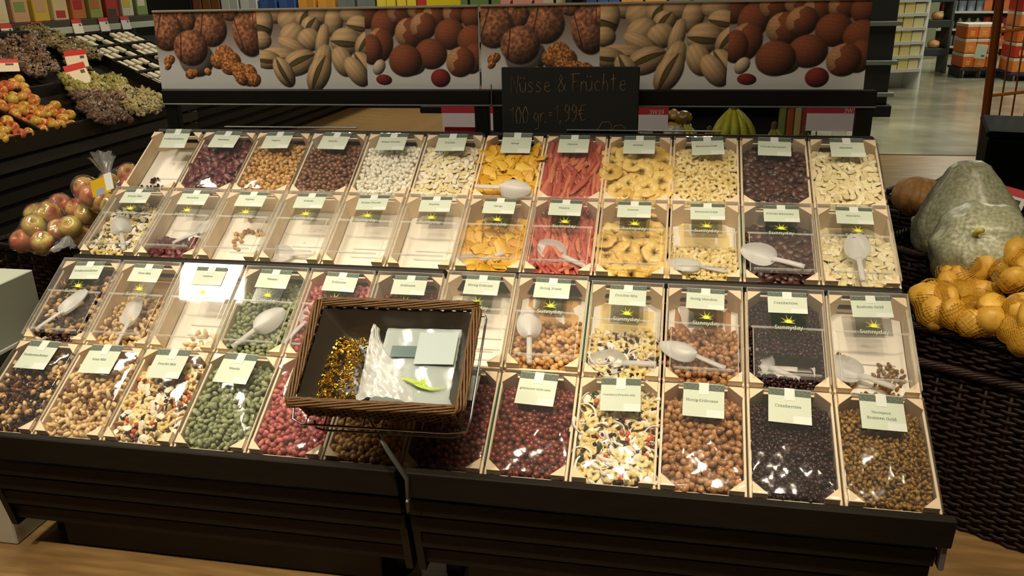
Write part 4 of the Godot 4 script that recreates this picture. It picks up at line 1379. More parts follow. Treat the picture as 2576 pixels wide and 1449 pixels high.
func left_side():
	# pale cabinet at the left edge
	var pale := mat(rgb(196, 204, 188), 0.6)
	var t := thing("pale_cabinet", "pale grey-green cabinet with an overhanging top left of the nut stand", "cabinet", T(-1.7, 0, -0.3))
	obj("body", boxmesh(Vector3(0.56, 0.42, 0.42), 0.004), mat(rgb(206, 204, 190), 0.6), t, T(0.16, 0.21, 0.0))
	obj("neck", boxmesh(Vector3(0.4, 0.09, 0.34), 0.004), mat(rgb(58, 70, 58), 0.7), t, T(0.05, 0.465, -0.03))
	obj("top_box", boxmesh(Vector3(0.62, 0.2, 0.44), 0.003), pale, t, T(0.0, 0.62, -0.007))
	obj("edge_strip", boxmesh(Vector3(0.626, 0.012, 0.446), 0.002), M.white, t, T(0.0, 0.516, -0.007))
	# wicker basket with bagged apples
	var wb := thing("wicker_basket", "dark woven basket under the two bags of apples left of the nut stand", "basket", T(-1.68, 0.62, -1.22, Vector3(0, -0.12, 0)))
	wicker_tray(wb, 0.72, 0.42, 0.3, 0.06, M.darkwicker, 0.0062, 18, 0.062, 0.013)
	obj("inside_panel", boxmesh(Vector3(0.62, 0.22, 0.34)), M.dark, wb, T(0, -0.14, 0))
	obj("leg_block", boxmesh(Vector3(0.6, 0.32, 0.36)), M.dark, wb, T(0, -0.46, 0))
	var l1 := []
	var off := Vector3(-0.02, 0.02, -0.16)
	for q in [[-1.587, 0.810, -0.880], [-1.606, 0.776, -0.812], [-1.544, 0.753, -0.859], [-1.640, 0.729, -0.788], [-1.561, 0.725, -0.785], [-1.491, 0.765, -0.854], [-1.540, 0.800, -0.967], [-1.620, 0.813, -0.975], [-1.489, 0.716, -0.897], [-1.480, 0.795, -0.934], [-1.45, 0.719, -0.972], [-1.476, 0.802, -1.016], [-1.671, 0.79, -0.909], [-1.518, 0.692, -0.985]]:
		l1.append(Vector3(q[0], q[1], q[2]) * 1.0 + (Vector3(q[0], q[1], q[2]) - Vector3(0.621, 1.546, 1.667)) * 0.035)
	for k in l1.size():
		apple(l1[k], k, "yellow-red apple inside the lower clear bag on the woven basket", "apples in the lower clear bag", 1.0, false, Vector3(0.7 + 0.3 * sin(k * 3.1), 0.4, 0.5 * cos(k * 2.2)))
	var l2 := []
	for q in [[-1.478, 0.888, -0.952], [-1.441, 0.863, -0.923], [-1.410, 0.843, -0.942], [-1.378, 0.826, -0.937], [-1.410, 0.902, -1.110], [-1.377, 0.876, -1.078], [-1.413, 0.827, -1.038], [-1.440, 0.885, -1.038]]:
		l2.append(Vector3(q[0], q[1], q[2]) + (Vector3(q[0], q[1], q[2]) - Vector3(0.621, 1.546, 1.667)) * 0.02)
	for k in l2.size():
		apple(l2[k], k + 2, "red apple inside the upper clear bag with the yellow tag", "apples in the upper clear bag", 0.98, false)
	for bi in 2:
		var balls: Array = [l1, l2][bi]
		var g := wrap_grid(balls, 0.043, 60, 90, 0.003, 30)
		var st := S()
		st.set_smooth_group(0)
		for i in 60:
			for k in 90:
				var k2 := (k + 1) % 90
				var c: Vector3 = (balls[0] + balls[3]) * 0.5
				var qd := [g[i][k], g[i][k2], g[i + 1][k2], g[i + 1][k]]
				for j in 4:
					qd[j] = qd[j] + (qd[j] - c).normalized() * (0.003 + 0.007 * noise.get_noise_3d(qd[j].x * 1700, qd[j].y * 900, qd[j].z * 1500))
				quad(st, qd[0], qd[1], qd[2], qd[3], (qd[0] + qd[2]) * 0.5 - c)
		var bag := thing("apple_bag", ["lower clear plastic bag of yellow-red apples on the woven basket", "upper clear plastic bag of red apples with a yellow tag"][bi], "plastic bag")
		obj("bag_film", done(st), mat(rgb(255, 255, 255, 14), 0.08, 0.0, 0.7), bag)
		# gathered end
		st = S()
		var at: Vector3 = [Vector3(-1.50, 0.735, -0.84), Vector3(-1.425, 0.925, -1.01)][bi]
		var dirv: Vector3 = [Vector3(0.0, -0.35, 0.35), Vector3(-0.12, 0.8, -0.05)][bi]
		for k in 7:
			var a := TAU * k / 7.0
			var sp := Vector3(cos(a), 0.25 * sin(a * 2), sin(a)) * 0.035
			sheet(st, 4, 5, func(u: float, v: float):
				return at + dirv * 0.09 * v + sp * (0.15 + v) + Vector3(cos(a + 1.4), 0, sin(a + 1.4)) * (u - 0.5) * 0.035 * (0.3 + v) + Vector3(0, 0.004 * sin(u * 9 + v * 7), 0))
		obj("gathered_end", done(st), mat(rgb(235, 235, 235, 45), 0.12), bag)
		if bi == 1:
			var tg := obj("tag", boxmesh(Vector3(0.085, 0.06, 0.0014), 0.0004), mat(rgb(226, 180, 40), 0.4), bag, T(-1.378, 0.905, -0.905, Vector3(-0.3, -0.15, 0.32)))
			obj("white_field", boxmesh(Vector3(0.034, 0.06, 0.0018)), M.white, tg, T(0.04, 0.008, 0))
			obj("blue_field", boxmesh(Vector3(0.036, 0.022, 0.0018)), mat(rgb(150, 170, 210)), tg, T(-0.005, -0.017, 0))
	fruit_display()

func dl(s: float, z: float, h := 0.0) -> Vector3:   # a place on the sloping fruit display
	return Vector3(-3.5 - 0.912 * s + 0.41 * h, 0.72 + 0.41 * s + 0.912 * h, z)

func slope_rot() -> Basis:
	return Basis(Vector3(0, 0, 1), -atan2(0.41, 0.912))

func salad(p: Vector3, sd: int, col: int, label: String, group: String, s := 1.0):
	var key := "salad%d" % (sd % 4)
	if not shared.has(key):
		var st := S()
		var r2 := RandomNumberGenerator.new()
		r2.seed = sd % 4 + 50
		for k in 110:
			var d := Vector3(r2.randfn(), absf(r2.randfn()) * 0.8, r2.randfn()).normalized()
			var sd2 := d.cross(Vector3(r2.randfn(), r2.randfn(), r2.randfn())).normalized()
			var up := sd2.cross(d)
			var c := d * Vector3(0.10, 0.065, 0.085) * r2.randf_range(0.6, 1.05)
			var w := r2.randf_range(0.008, 0.022)
			sheet(st, 3, 3, func(u: float, v: float):
				var a := u - 0.5
				var b := v - 0.5
				return c + sd2 * a * w * 2.0 * (1.0 - b * b * 2.0) + up * b * w * 2.6 + d * (0.02 * cos(a * 4.0) * cos(b * 3.0) + 0.008 * sin(a * 9 + b * 7 + k)), d)
		shared[key] = done(st)
	if not M.has("salad0"):
		for k in 4:
			var c: Color = [rgb(150, 152, 52), rgb(92, 60, 48), rgb(176, 168, 104), rgb(128, 110, 60)][k]
			M["salad%d" % k] = grain(mat(Color.WHITE, 0.35), 0.03, c.darkened(0.45), c.lightened(0.45), Vector3(22, 22, 22), false, 30 + k)
	one("salad_pack", shared[key], M["salad%d" % col], Transform3D(slope_rot() * Basis(Vector3.UP, sd * 1.7).scaled(Vector3.ONE * s), p), label, "salad", group)

func price_card(p: Vector3, rot: Vector3, label: String, w := 0.1, h := 0.09):
	var t := thing("price_card", label, "price card", Transform3D(Basis.from_euler(rot), p), "red and white price cards of the fruit display")
	obj("card_sheet", boxmesh(Vector3(w, h, 0.003)), M.white, t)
	obj("red_band", boxmesh(Vector3(w, h * 0.3, 0.0036)), M.red, t, T(0, h * 0.35, 0))
	obj("price_print", boxmesh(Vector3(w * 0.2, h * 0.16, 0.0036)), mat(rgb(90, 80, 80)), t, T(w * 0.28, h * 0.08, 0))

func fruit_display():
	var t := thing("fruit_stand", "black slatted fruit display stand along the left side of the shop", "display stand")
	var zc := -3.7
	var ln := 2.6
	obj("sloped_deck", boxmesh(Vector3(1.36, 0.03, ln)), M.black, t, Transform3D(slope_rot(), dl(0.63, zc, -0.06)))
	obj("front_board", boxmesh(Vector3(0.025, 0.12, ln), 0.004), M.slat, t, T(-3.46, 0.665, zc))
	for k in 5:
		obj("slat", boxmesh(Vector3(0.02, 0.075, ln), 0.004), mat(rgb(26, 24, 22), 0.5) if k == 0 else M.black, t, T(-3.48 - 0.012 * k, 0.545 - k * 0.1, zc))
	obj("inner_wall", boxmesh(Vector3(0.02, 0.6, ln - 0.02)), M.dark, t, T(-3.60, 0.3, zc))
	obj("end_panel", boxmesh(Vector3(1.3, 0.6, 0.02)), M.dark, t, T(-4.2, 0.36, zc - ln / 2))
	for z in [-3.09, -4.85]:
		obj("divider", boxmesh(Vector3(1.45, 0.075, 0.022), 0.003), M.black, t, Transform3D(slope_rot(), dl(0.68, z, 0.0)))
	obj("divider", boxmesh(Vector3(0.03, 0.10, 0.9), 0.003), M.black, t, T(dl(0.46, 0).x, dl(0.46, 0).y - 0.02, -3.95))
	# apples
	var n := 0
	for row in 9:
		for k in 8:
			var s := -0.02 + row * 0.078
			var z := -3.16 - k * 0.078 - (row % 2) * 0.038 + 0.02 * sin(row * 3.0 + k * 5.0)
			if z < -3.44 - s * 0.55 + 0.15 * (1 if row > 3 else 0) - 0.08 or z < -3.72:
				continue
			apple(dl(s, z, 0.0 + 0.018 * sin(row * 2.1 + k * 1.3)), n, "yellow-red apple in the middle apple bay of the fruit stand", "apples in the middle bay of the fruit stand", 0.95, false)
			n += 1
	for row in 5:
		for k in 6:
			var z := -3.03 + k * 0.078 + (row % 2) * 0.038
			apple(dl(-0.02 + row * 0.08, z, 0.016 * sin(row * 1.1 + k * 2.3)), n * 3 + 2, "red apple in the near bay of the fruit stand behind the divider", "apples in the near bay of the fruit stand", 0.95, false)
			n += 1
	# packed salads
	var lists := [
		[[.46, -4.05], [.40, -4.24], [.34, -4.42], [.30, -3.95], [.28, -4.12], [.25, -4.32]], 0, "yellow-green salad pack on the middle of the fruit stand", 
		[[.20, -3.84], [.16, -3.98], [.05, -3.72], [.02, -3.88], [-.08, -3.66], [.10, -4.1], [-.1, -3.82]], 1, "purple-brown salad pack at the front of the fruit stand",
		[[.16, -4.28], [.08, -4.42], [-.03, -4.28], [-.05, -4.44], [-.08, -4.08], [-.1, -4.22], [.03, -4.14]], 2, "pale green salad pack at the front corner of the fruit stand",
		[[1.16, -4.24], [1.0, -4.3], [.86, -4.2], [.82, -3.95], [.95, -4.02], [1.08, -4.4], [.7, -4.1], [1.1, -4.02], [.66, -3.9], [.84, -3.74], [1.0, -3.8]], 1, "purple-brown salad pack high on the fruit stand",
		[[1.26, -4.7], [1.1, -4.72], [.95, -4.78], [.80, -4.74], [.9, -4.6], [1.05, -4.58], [.76, -4.5], [.66, -4.4], [1.22, -4.52]], 3, "olive green salad pack high on the fruit stand"]
	var sd := 0
	for i in range(0, lists.size(), 3):
		for q in lists[i]:
			sd += 1
			salad(dl(q[0], q[1], 0.03), sd, lists[i + 1], lists[i + 2], lists[i + 2] + "s", 0.95)
	price_card(dl(.52, -4.16, 0.17), Vector3(-0.2, 0.75, 0.06), "red and white price card standing between the salads of the fruit stand", 0.15, 0.13)
	price_card(dl(.42, -4.06, 0.1), Vector3(-0.3, 0.75, 0.2), "red and white promotion card in front of the yellow-green salads", 0.15, 0.16)
	price_card(dl(.72, -3.62, 0.08), Vector3(-0.4, 0.9, -0.05), "red and white card above the middle apples at the left", 0.26, 0.09)
	# second stand further along with black crates
	var t2 := thing("fruit_stand", "second black slatted fruit stand further back with white packs in black crates", "display stand")
	obj("sloped_deck", boxmesh(Vector3(1.2, 0.03, 4.6)), M.black, t2, Transform3D(slope_rot(), dl(0.58, -7.2, -0.07)))
	obj("front_board", boxmesh(Vector3(0.025, 0.11, 4.6), 0.004), M.black, t2, T(-3.62, 0.62, -7.3))
	for k in 5:
		obj("slat", boxmesh(Vector3(0.02, 0.06, 4.6), 0.004), M.slat, t2, T(-3.66 - 0.02 * k, 0.5 - k * 0.1, -7.3))
	obj("inner_wall", boxmesh(Vector3(0.02, 0.56, 4.6)), M.dark, t2, T(-3.85, 0.3, -7.3))
	var packm := mat(rgb(226, 224, 208), 0.5)
	for r in 4:
		for c in 2:
			var s := 0.30 + r * 0.245
			var z := -5.02 - c * 0.46 - r * 0.02
			var cr := thing("black_crate", "black plastic crate with white packs on the second fruit stand", "crate", Transform3D(slope_rot(), dl(s, z, 0.0)), "black crates on the second fruit stand")
			obj("base", boxmesh(Vector3(0.235, 0.01, 0.44)), M.dark, cr, T(0, -0.04, 0))
			for e in [[0.115, 0, 0.008, 0.44], [-0.115, 0, 0.008, 0.44], [0, 0.216, 0.235, 0.008], [0, -0.216, 0.235, 0.008]]:
				obj("crate_wall", boxmesh(Vector3(e[2], 0.085, e[3]), 0.002), M.dark, cr, T(e[0], 0, e[1]))
			for k in 8:
				if (r * 7 + c * 3 + k) % 7 == 4:
					continue
				one("white_pack", boxmesh(Vector3(0.088, 0.03, 0.058), 0.006), packm, Transform3D(slope_rot() * Basis(Vector3.UP, 0.1 * sin(r * 3 + k)), dl(s + (k % 2 - 0.5) * 0.108, z + 0.16 - (k / 2) * 0.105, 0.02)), "white pack in a black crate of the second fruit stand", "pack", "white packs in the black crates")
	for k in 14:
		apple(dl(.55 + 0.09 * (k % 5), -5.95 - 0.1 * (k / 5), 0.02), k * 4, "yellow fruit heaped on the second fruit stand behind the black crates", "yellow fruit on the second fruit stand", 0.95, false)
	price_card(dl(.56, -5.42, 0.12), Vector3(-0.3, 0.7, 0), "red and white price card hanging at the black crates of the second stand", 0.11, 0.13)
	# shelf above with cartons and price cards
	var t3 := thing("wall_shelf", "dark shelf board with a grey price rail above the fruit stands", "shelf", T(-5.12, 1.30, -5.5))
	obj("shelf_board", boxmesh(Vector3(0.5, 0.03, 3.6), 0.003), M.black, t3, T(-0.15, 0.0, 0))
	obj("price_rail", boxmesh(Vector3(0.02, 0.06, 3.4), 0.003), mat(rgb(176, 180, 166), 0.5), t3, T(0.12, -0.06, 0))
	obj("rail_band", boxmesh(Vector3(0.02, 0.06, 3.6), 0.003), mat(rgb(58, 56, 46), 0.6), t3, T(0.11, 0.0, 0))
	obj("wall_panel", boxmesh(Vector3(0.04, 1.32, 3.6)), M.dark, t3, T(-0.4, -0.62, 0))
	for k in 5:
		price_card(Vector3(-4.97, 1.27, -4.75 - k * 0.42 + 0.06 * sin(k * 2.0)), Vector3(-0.2, 1.25, 0), "red and white price card %s on the grey shelf rail" % ["nearest", "second", "middle", "fourth", "furthest"][k], 0.1, 0.13)
	var cols := [rgb(60, 62, 56), rgb(70, 72, 66), rgb(176, 40, 44), rgb(200, 196, 176), rgb(190, 150, 120), rgb(196, 168, 60), rgb(206, 190, 150), rgb(190, 110, 60), rgb(150, 160, 90), rgb(170, 50, 44), rgb(200, 190, 170), rgb(120, 140, 80)]
	var cn := ["dark grey", "grey", "red", "cream", "beige", "yellow", "pale", "orange", "light green", "dark red", "ivory", "green"]
	for k in 12:
		var ca := one("carton", boxmesh(Vector3(0.18, 0.22 + 0.05 * sin(k * 2.0), 0.20), 0.008), mat(cols[k], 0.5), T(-5.2, 1.435 + 0.025 * sin(k * 2.0), -4.1 - k * 0.255), "%s carton on the shelf above the fruit stands" % cn[k], "carton", "cartons above the fruit stands")
		obj("print_panel", boxmesh(Vector3(0.184, 0.07 + 0.02 * (k % 3), 0.13), 0.003), mat(cols[(k * 5 + 3) % 12], 0.5), ca, T(0, -0.04 + 0.04 * (k % 3), 0.01))
	for k in 4:
		var st := S()
		blob(st, Vector3(0.06, 0.05, 0.12), 0.15, 0.02, k, 8, 12)
		one("mango_fruit", done(st), mat(rgb(214, 150, 48), 0.4), T(-4.55 - 0.1 * (k % 2), 1.36 + 0.04 * (k / 2), -3.75 - 0.14 * k, Vector3(0.3, 0.4 * k, 0)), "large orange-yellow fruit on the upper left shelf", "fruit", "orange-yellow fruit on the upper left shelf")
	obj("fruit_shelf", boxmesh(Vector3(0.5, 0.04, 1.1), 0.004), M.black).transform = T(-4.75, 1.27, -3.9)
	tag(get_child(get_child_count() - 1), "black shelf board carrying the orange-yellow fruit at upper left", "shelf")

# a shelf unit facing +z (before turning): boards, rails, back; the goods are things of their own
func shelving(called: String, label: String, xf: Transform3D, w: float, levels: Array, depth: float, frame: Material, rail: Material, goods: Array, gw: float, phrase: String, fillh := 0.75):
	var t := thing(called, label, "shelf unit", xf)
	var top: float = levels[levels.size() - 1] + 0.35
	obj("back_panel", boxmesh(Vector3(w, top, 0.02)), frame, t, T(0, top / 2, -depth / 2))
	for s in [-1, 1]:
		obj("side_panel", boxmesh(Vector3(0.03, top, depth), 0.003), frame, t, T(s * (w / 2 + 0.015), top / 2, 0))
	for i in levels.size():
		obj("shelf_board", boxmesh(Vector3(w, 0.03, depth), 0.003), frame, t, T(0, levels[i], 0))
		obj("price_rail", boxmesh(Vector3(w, 0.045, 0.012), 0.002), rail, t, T(0, levels[i], depth / 2 + 0.006))
		var gap: float = (levels[i + 1] - levels[i]) if i + 1 < levels.size() else 0.33
		var x := -w / 2 + gw * 0.5
		var k := 0
		while x < w / 2 - gw * 0.49:
			var g = goods[(int(x / (gw * 4.0) + 40.0) + i * 3) % goods.size()]
			var h: float = gap * fillh * g[2]
			var key := "good%s%.2f%.3f" % [g[3], h, gw]
			if not shared.has(key):
				var st := S()
				if g[3] == "bottle":
					lathe(st, [Vector2(0, 0), Vector2(gw * 0.4, 0), Vector2(gw * 0.42, h * 0.6), Vector2(gw * 0.16, h * 0.8), Vector2(gw * 0.16, h), Vector2(0, h)], 10)
				elif g[3] == "pouch":
					sheet_pouch(st, gw * 0.9, h)
				else:
					box(st, Vector3(gw * 0.9, h, depth * 0.6), T(0, h / 2, 0), 0.006)
				shared[key] = done(st)
			one(g[3], shared[key], g[1], xf * T(x, levels[i] + 0.016, depth * 0.12, Vector3(0, 0.1 * sin(k * 3.0), 0)), "%s %s in %s" % [g[0], g[3], phrase], g[3], "%s %ss in %s" % [g[0], g[3], phrase])
			x += gw
			k += 1

func sheet_pouch(st: SurfaceTool, w: float, h: float):
	for s in [-1.0, 1.0]:
		sheet(st, 6, 8, func(u: float, v: float):
			return Vector3((u - 0.5) * w, v * h, s * w * 0.38 * sin(PI * u) * sqrt(maxf(0.0, 1.0 - v * v * 0.98))), Vector3(0, 0, s))

func banana_bunch(p: Vector3, n: int, s: float, label: String, yawv: float, ripe: Material):
	var t := thing("banana_bunch", label, "bananas", Transform3D(Basis(Vector3.UP, yawv).scaled(Vector3.ONE * s), p), "banana bunches on the display behind")
	for k in n:
		var a := (k - (n - 1) / 2.0) * 0.42
		var st := S()
		var pts := []
		var rad := [0.006, 0.014, 0.019, 0.020, 0.019, 0.014, 0.006]
		st.set_smooth_group(0)
		for i in 7:
			var u := i / 6.0
			pts.append(Vector3(sin(a) * (0.012 + 0.10 * u + 0.03 * sin(PI * u)), 0.17 - 0.17 * u - 0.01 * u * u, cos(a) * (0.03 + 0.06 * sin(PI * u * 0.9))))
		# a tapering sweep
		var sides := 7
		for i in 6:
			for j in sides:
				var v := []
				for q in [[i, j], [i, j + 1], [i + 1, j + 1], [i + 1, j]]:
					var d: Vector3 = (pts[mini(q[0] + 1, 6)] - pts[maxi(q[0] - 1, 0)]).normalized()
					var s1 := d.cross(Vector3(cos(a), 0.1, -sin(a))).normalized()
					var s2 := s1.cross(d)
					var an: float = TAU * (q[1] % sides) / sides
					v.append(pts[q[0]] + (s1 * cos(an) + s2 * sin(an)) * rad[q[0]])
				quad(st, v[0], v[1], v[2], v[3], v[0] + v[2] - pts[i] - pts[i + 1])
		obj("banana", done(st), ripe, t)
	obj("stalk", boxmesh(Vector3(0.03, 0.05, 0.03), 0.01), mat(rgb(92, 78, 40), 0.7), t, T(0, 0.18, 0.03))

func rewe_card(p: Vector3, w: float, yawv: float, label: String):
	# seen from behind: the lettering faces away from us
	var t := thing("promo_card", label, "sign", Transform3D(Basis(Vector3.UP, yawv), p), "red and white signs behind the nut stand")
	obj("card_sheet", boxmesh(Vector3(w, w * 0.42, 0.002)), mat(rgb(216, 208, 214), 0.5), t)
	obj("red_band", boxmesh(Vector3(w + 0.004, w * 0.15, 0.003)), mat(rgb(176, 44, 54), 0.5), t, T(0, w * 0.19, 0))
	lettering(t, "REWE", w * 0.27, mat(rgb(236, 190, 190), 0.5), Transform3D(Basis(Vector3.UP, PI), Vector3(w * 0.28, w * 0.165, 0.0018)), "lettering", "Droid Sans")
	obj("clear_foot", boxmesh(Vector3(w * 0.25, w * 0.2, 0.02), 0.004), mat(rgb(255, 255, 255, 60), 0.1), t, T(w * 0.1, -w * 0.28, 0))
	obj("stem_rod", boxmesh(Vector3(0.006, 0.3, 0.006)), M.steel, t, T(-w * 0.3, -0.2, 0))

func behind():
	# dark display stand with bananas behind the nut stand
	var t := thing("banana_stand", "black display stand with bananas behind the nut stand", "display stand", T(1.0, 0, -3.2))
	obj("body", boxmesh(Vector3(1.3, 0.62, 1.2), 0.01), M.dark, t, T(-0.2, 0.31, 0))
	obj("back_wall", boxmesh(Vector3(1.1, 0.5, 0.03), 0.004), M.dark, t, T(-0.1, 0.88, -0.59))
	obj("top_shelf", boxmesh(Vector3(1.0, 0.02, 0.3), 0.004), M.black, t, T(-0.1, 0.87, -0.5))
	var ge := thing("gondola_end", "dark shelf end with grey shelf strips just right of the hazelnut board", "shelf unit", T(2.78, 0, -9.1))
	obj("end_panel", boxmesh(Vector3(0.5, 2.0, 0.5), 0.01), M.dark, ge, T(0, 1.0, 0))
	obj("base", boxmesh(Vector3(0.6, 0.14, 0.6), 0.01), M.black, ge, T(0, 0.07, 0))
	for y in [0.26, 0.62, 1.05]:
		obj("grey_strip", boxmesh(Vector3(0.58, 0.05, 0.55), 0.005), M.grey, ge, T(0.02, y, 0.02))
	var yel := grain(mat(rgb(206, 200, 66), 0.45), 0.03, Color(0.85, 0.9, 0.7), Color(1, 1, 1), Vector3(8, 8, 8))
	banana_bunch(Vector3(0.915, 0.70, -2.95), 5, 1.25, "large yellow-green banana bunch hanging in the middle of the display behind", 0.1, yel)
	banana_bunch(Vector3(0.65, 0.68, -2.92), 3, 0.9, "small banana bunch beside the white card behind the nut stand", 0.9, yel)
	banana_bunch(Vector3(0.80, 0.65, -2.85), 4, 0.9, "brown-tipped banana bunch left of the large bunch", -0.2, mat(rgb(150, 130, 50), 0.5))
	banana_bunch(Vector3(1.12, 0.65, -2.88), 3, 1.0, "green banana bunch right of the large bunch", 0.1, mat(rgb(150, 150, 54), 0.5))
	banana_bunch(Vector3(1.28, 0.65, -2.88), 3, 0.9, "brownish banana bunch in front of the tall packs", 0.0, mat(rgb(96, 74, 36), 0.5))
	banana_bunch(Vector3(1.52, 0.66, -2.85), 3, 0.9, "yellow-green banana bunch below the right red-banded sign", 1.1, yel)
	rewe_card(Vector3(1.10 + 0.168, 0.995, -2.0), 0.225, 0.0, "red-banded white sign seen from behind at the right post")
	rewe_card(Vector3(0.475, 0.985, -2.0), 0.225, 0.0, "red-banded white sign seen from behind beside the chalkboard")
	rewe_card(Vector3(-0.30, 0.985, -2.0), 0.235, 0.0, "red-banded white sign seen from behind left of the chalkboard")
	var a := thing("price_sign", "red AKTIONSPREIS price sign behind the back row of crates", "sign", T(-0.115, 1.052, -1.215))
	obj("card_sheet", boxmesh(Vector3(0.145, 0.05, 0.003)), M.red, a)
	obj("yellow_band", boxmesh(Vector3(0.145, 0.02, 0.0032)), mat(rgb(226, 190, 70), 0.5), a, T(0, -0.03, 0))
	lettering(a, "AKTIONSPREIS", 0.104, M.white, T(-0.015, 0.004, 0.0018), "lettering", "Droid Sans")
	var st := S()
	lathe(st, [Vector2(0.0, 0.001), Vector2(0.0065, 0.001), Vector2(0.0065, -0.001), Vector2(0.0, -0.001)], 12, T(0.058, 0.006, 0.0018, Vector3(PI / 2, 0, 0)))
	obj("round_mark", done(st), M.white, a)
	obj("stem_rod", boxmesh(Vector3(0.006, 0.35, 0.006)), M.steel, a, T(0, -0.2, -0.004))
	# packs on the display behind
	var pk := blobs(Vector3(.05, .032, .036), 0.6, 0.0, 3, 8, 10, 1.6)
	var pc := [mat(rgb(190, 150, 90), 0.3), mat(rgb(150, 120, 60), 0.3), mat(rgb(206, 180, 140), 0.3), mat(rgb(212, 150, 50), 0.3)]
	for k in 10:
		one("fruit_pack", pk[k % 3], pc[k % 4], T(0.44 + (k % 5) * 0.055, 0.80 + 0.06 * (k / 5), -2.95 - 0.03 * (k % 3), Vector3(0, k, 0)), "brownish wrapped pack beside the bananas behind the chalkboard", "pack", "wrapped packs behind the chalkboard")
	for k in 8:
		one("orange", blobs(Vector3(.04, .04, .04), 0.05, 0, 1, 8, 12)[0], mat(rgb(206, 120, 52), 0.4), T(0.80 + (k % 4) * 0.065, 0.925 + 0.055 * (k / 4), -3.55), "orange in the net above the bananas", "orange", "oranges above the bananas")
	one("yellow_price_card", boxmesh(Vector3(0.15, 0.045, 0.004)), mat(rgb(220, 208, 50), 0.5), T(1.15, 0.93, -3.05), "blank yellow price strip above the bananas", "price card")
	for k in 4:
		one("tall_pack", boxmesh(Vector3(0.035, 0.2, 0.06), 0.006), mat([rgb(130, 140, 80), rgb(170, 90, 60), rgb(190, 170, 120), rgb(150, 70, 50)][k], 0.3), T(1.19 + k * 0.04, 0.81, -3.1), "%s tall pack right of the bananas" % ["green", "reddish", "cream", "brown"][k], "pack", "tall packs by the bananas")
	for k in 4:
		one("wrapped_good", blobs(Vector3(.035, .04, .03), 0.8, 0, 3, 8, 10, 1.6)[k % 3], mat(rgb(200, 196, 180), 0.15), T(0.60 + 0.035 * (k % 2), 0.74 + 0.05 * (k / 2), -2.85), "shiny foil-wrapped piece right of the middle red-banded sign", "pack", "shiny wrapped pieces")
	# goods in front of the left sign
	for k in 6:
		one("fruit_pack", pk[k % 3], pc[(k + 1) % 4], T(-0.42 + k * 0.055, 1.055, -2.15, Vector3(0, k * 2, 0)).scaled_local(Vector3.ONE * 0.6), "small brownish pack above the left red-banded sign", "pack", "small packs above the left red-banded sign")
	obj("goods_table", boxmesh(Vector3(0.5, 0.03, 0.3), 0.004), M.black).transform = T(-0.28, 1.02, -2.18)
	tag(get_child(get_child_count() - 1), "black narrow board under the small packs behind the left sign", "table")
	obj("table_pillar", boxmesh(Vector3(0.12, 1.0, 0.12), 0.004), M.dark, get_child(get_child_count() - 1), T(0, -0.52, 0))
	# long shelving behind everything, seen over the header boards
	var goods := [["red", mat(rgb(180, 52, 46), 0.5), 1.0, "packet"], ["green", mat(rgb(104, 124, 66), 0.5), 0.9, "packet"], ["pale pink", mat(rgb(214, 150, 140), 0.5), 0.5, "jar"], ["cream", mat(rgb(206, 190, 160), 0.5), 0.8, "packet"], ["brown", mat(rgb(140, 92, 56), 0.5), 0.8, "packet"], ["white", mat(rgb(212, 214, 210), 0.5), 0.9, "packet"], ["blue", mat(rgb(60, 90, 150), 0.5), 0.8, "packet"], ["orange", mat(rgb(214, 150, 56), 0.5), 0.9, "packet"], ["grey", mat(rgb(110, 116, 114), 0.5), 0.9, "packet"], ["yellow", mat(rgb(220, 196, 60), 0.5), 0.7, "packet"]]
	shelving("shelf_unit", "long dark shelf unit across the shop seen over the walnut board", T(-3.4, 0, -9.6), 5.2, [0.15, 0.5, 0.88, 1.26], 0.5, M.dark, mat(rgb(150, 130, 120), 0.5), goods, 0.14, "the long shelf over the walnut board")
	shelving("shelf_unit", "long dark shelf unit across the shop seen over the chalkboard", T(1.0, 0, -9.9), 3.2, [0.15, 0.5, 0.88, 1.24], 0.5, M.dark, mat(rgb(150, 130, 120), 0.5), goods, 0.15, "the long shelf over the chalkboard")
	for k in 2:
		one("yellow_card", boxmesh(Vector3(0.22, 0.17, 0.004)), mat(rgb(240, 220, 20), 0.5), T(-2.42 + k * 0.22, 1.38, -9.0), "%s of the two bright yellow promotion cards over the header board" % ["left one", "right one"][k], "sign", "bright yellow cards")
	one("card_rail", boxmesh(Vector3(0.6, 0.02, 0.02)), M.dark, T(-2.3, 1.48, -9.02), "thin dark rail holding the two yellow promotion cards", "rail")

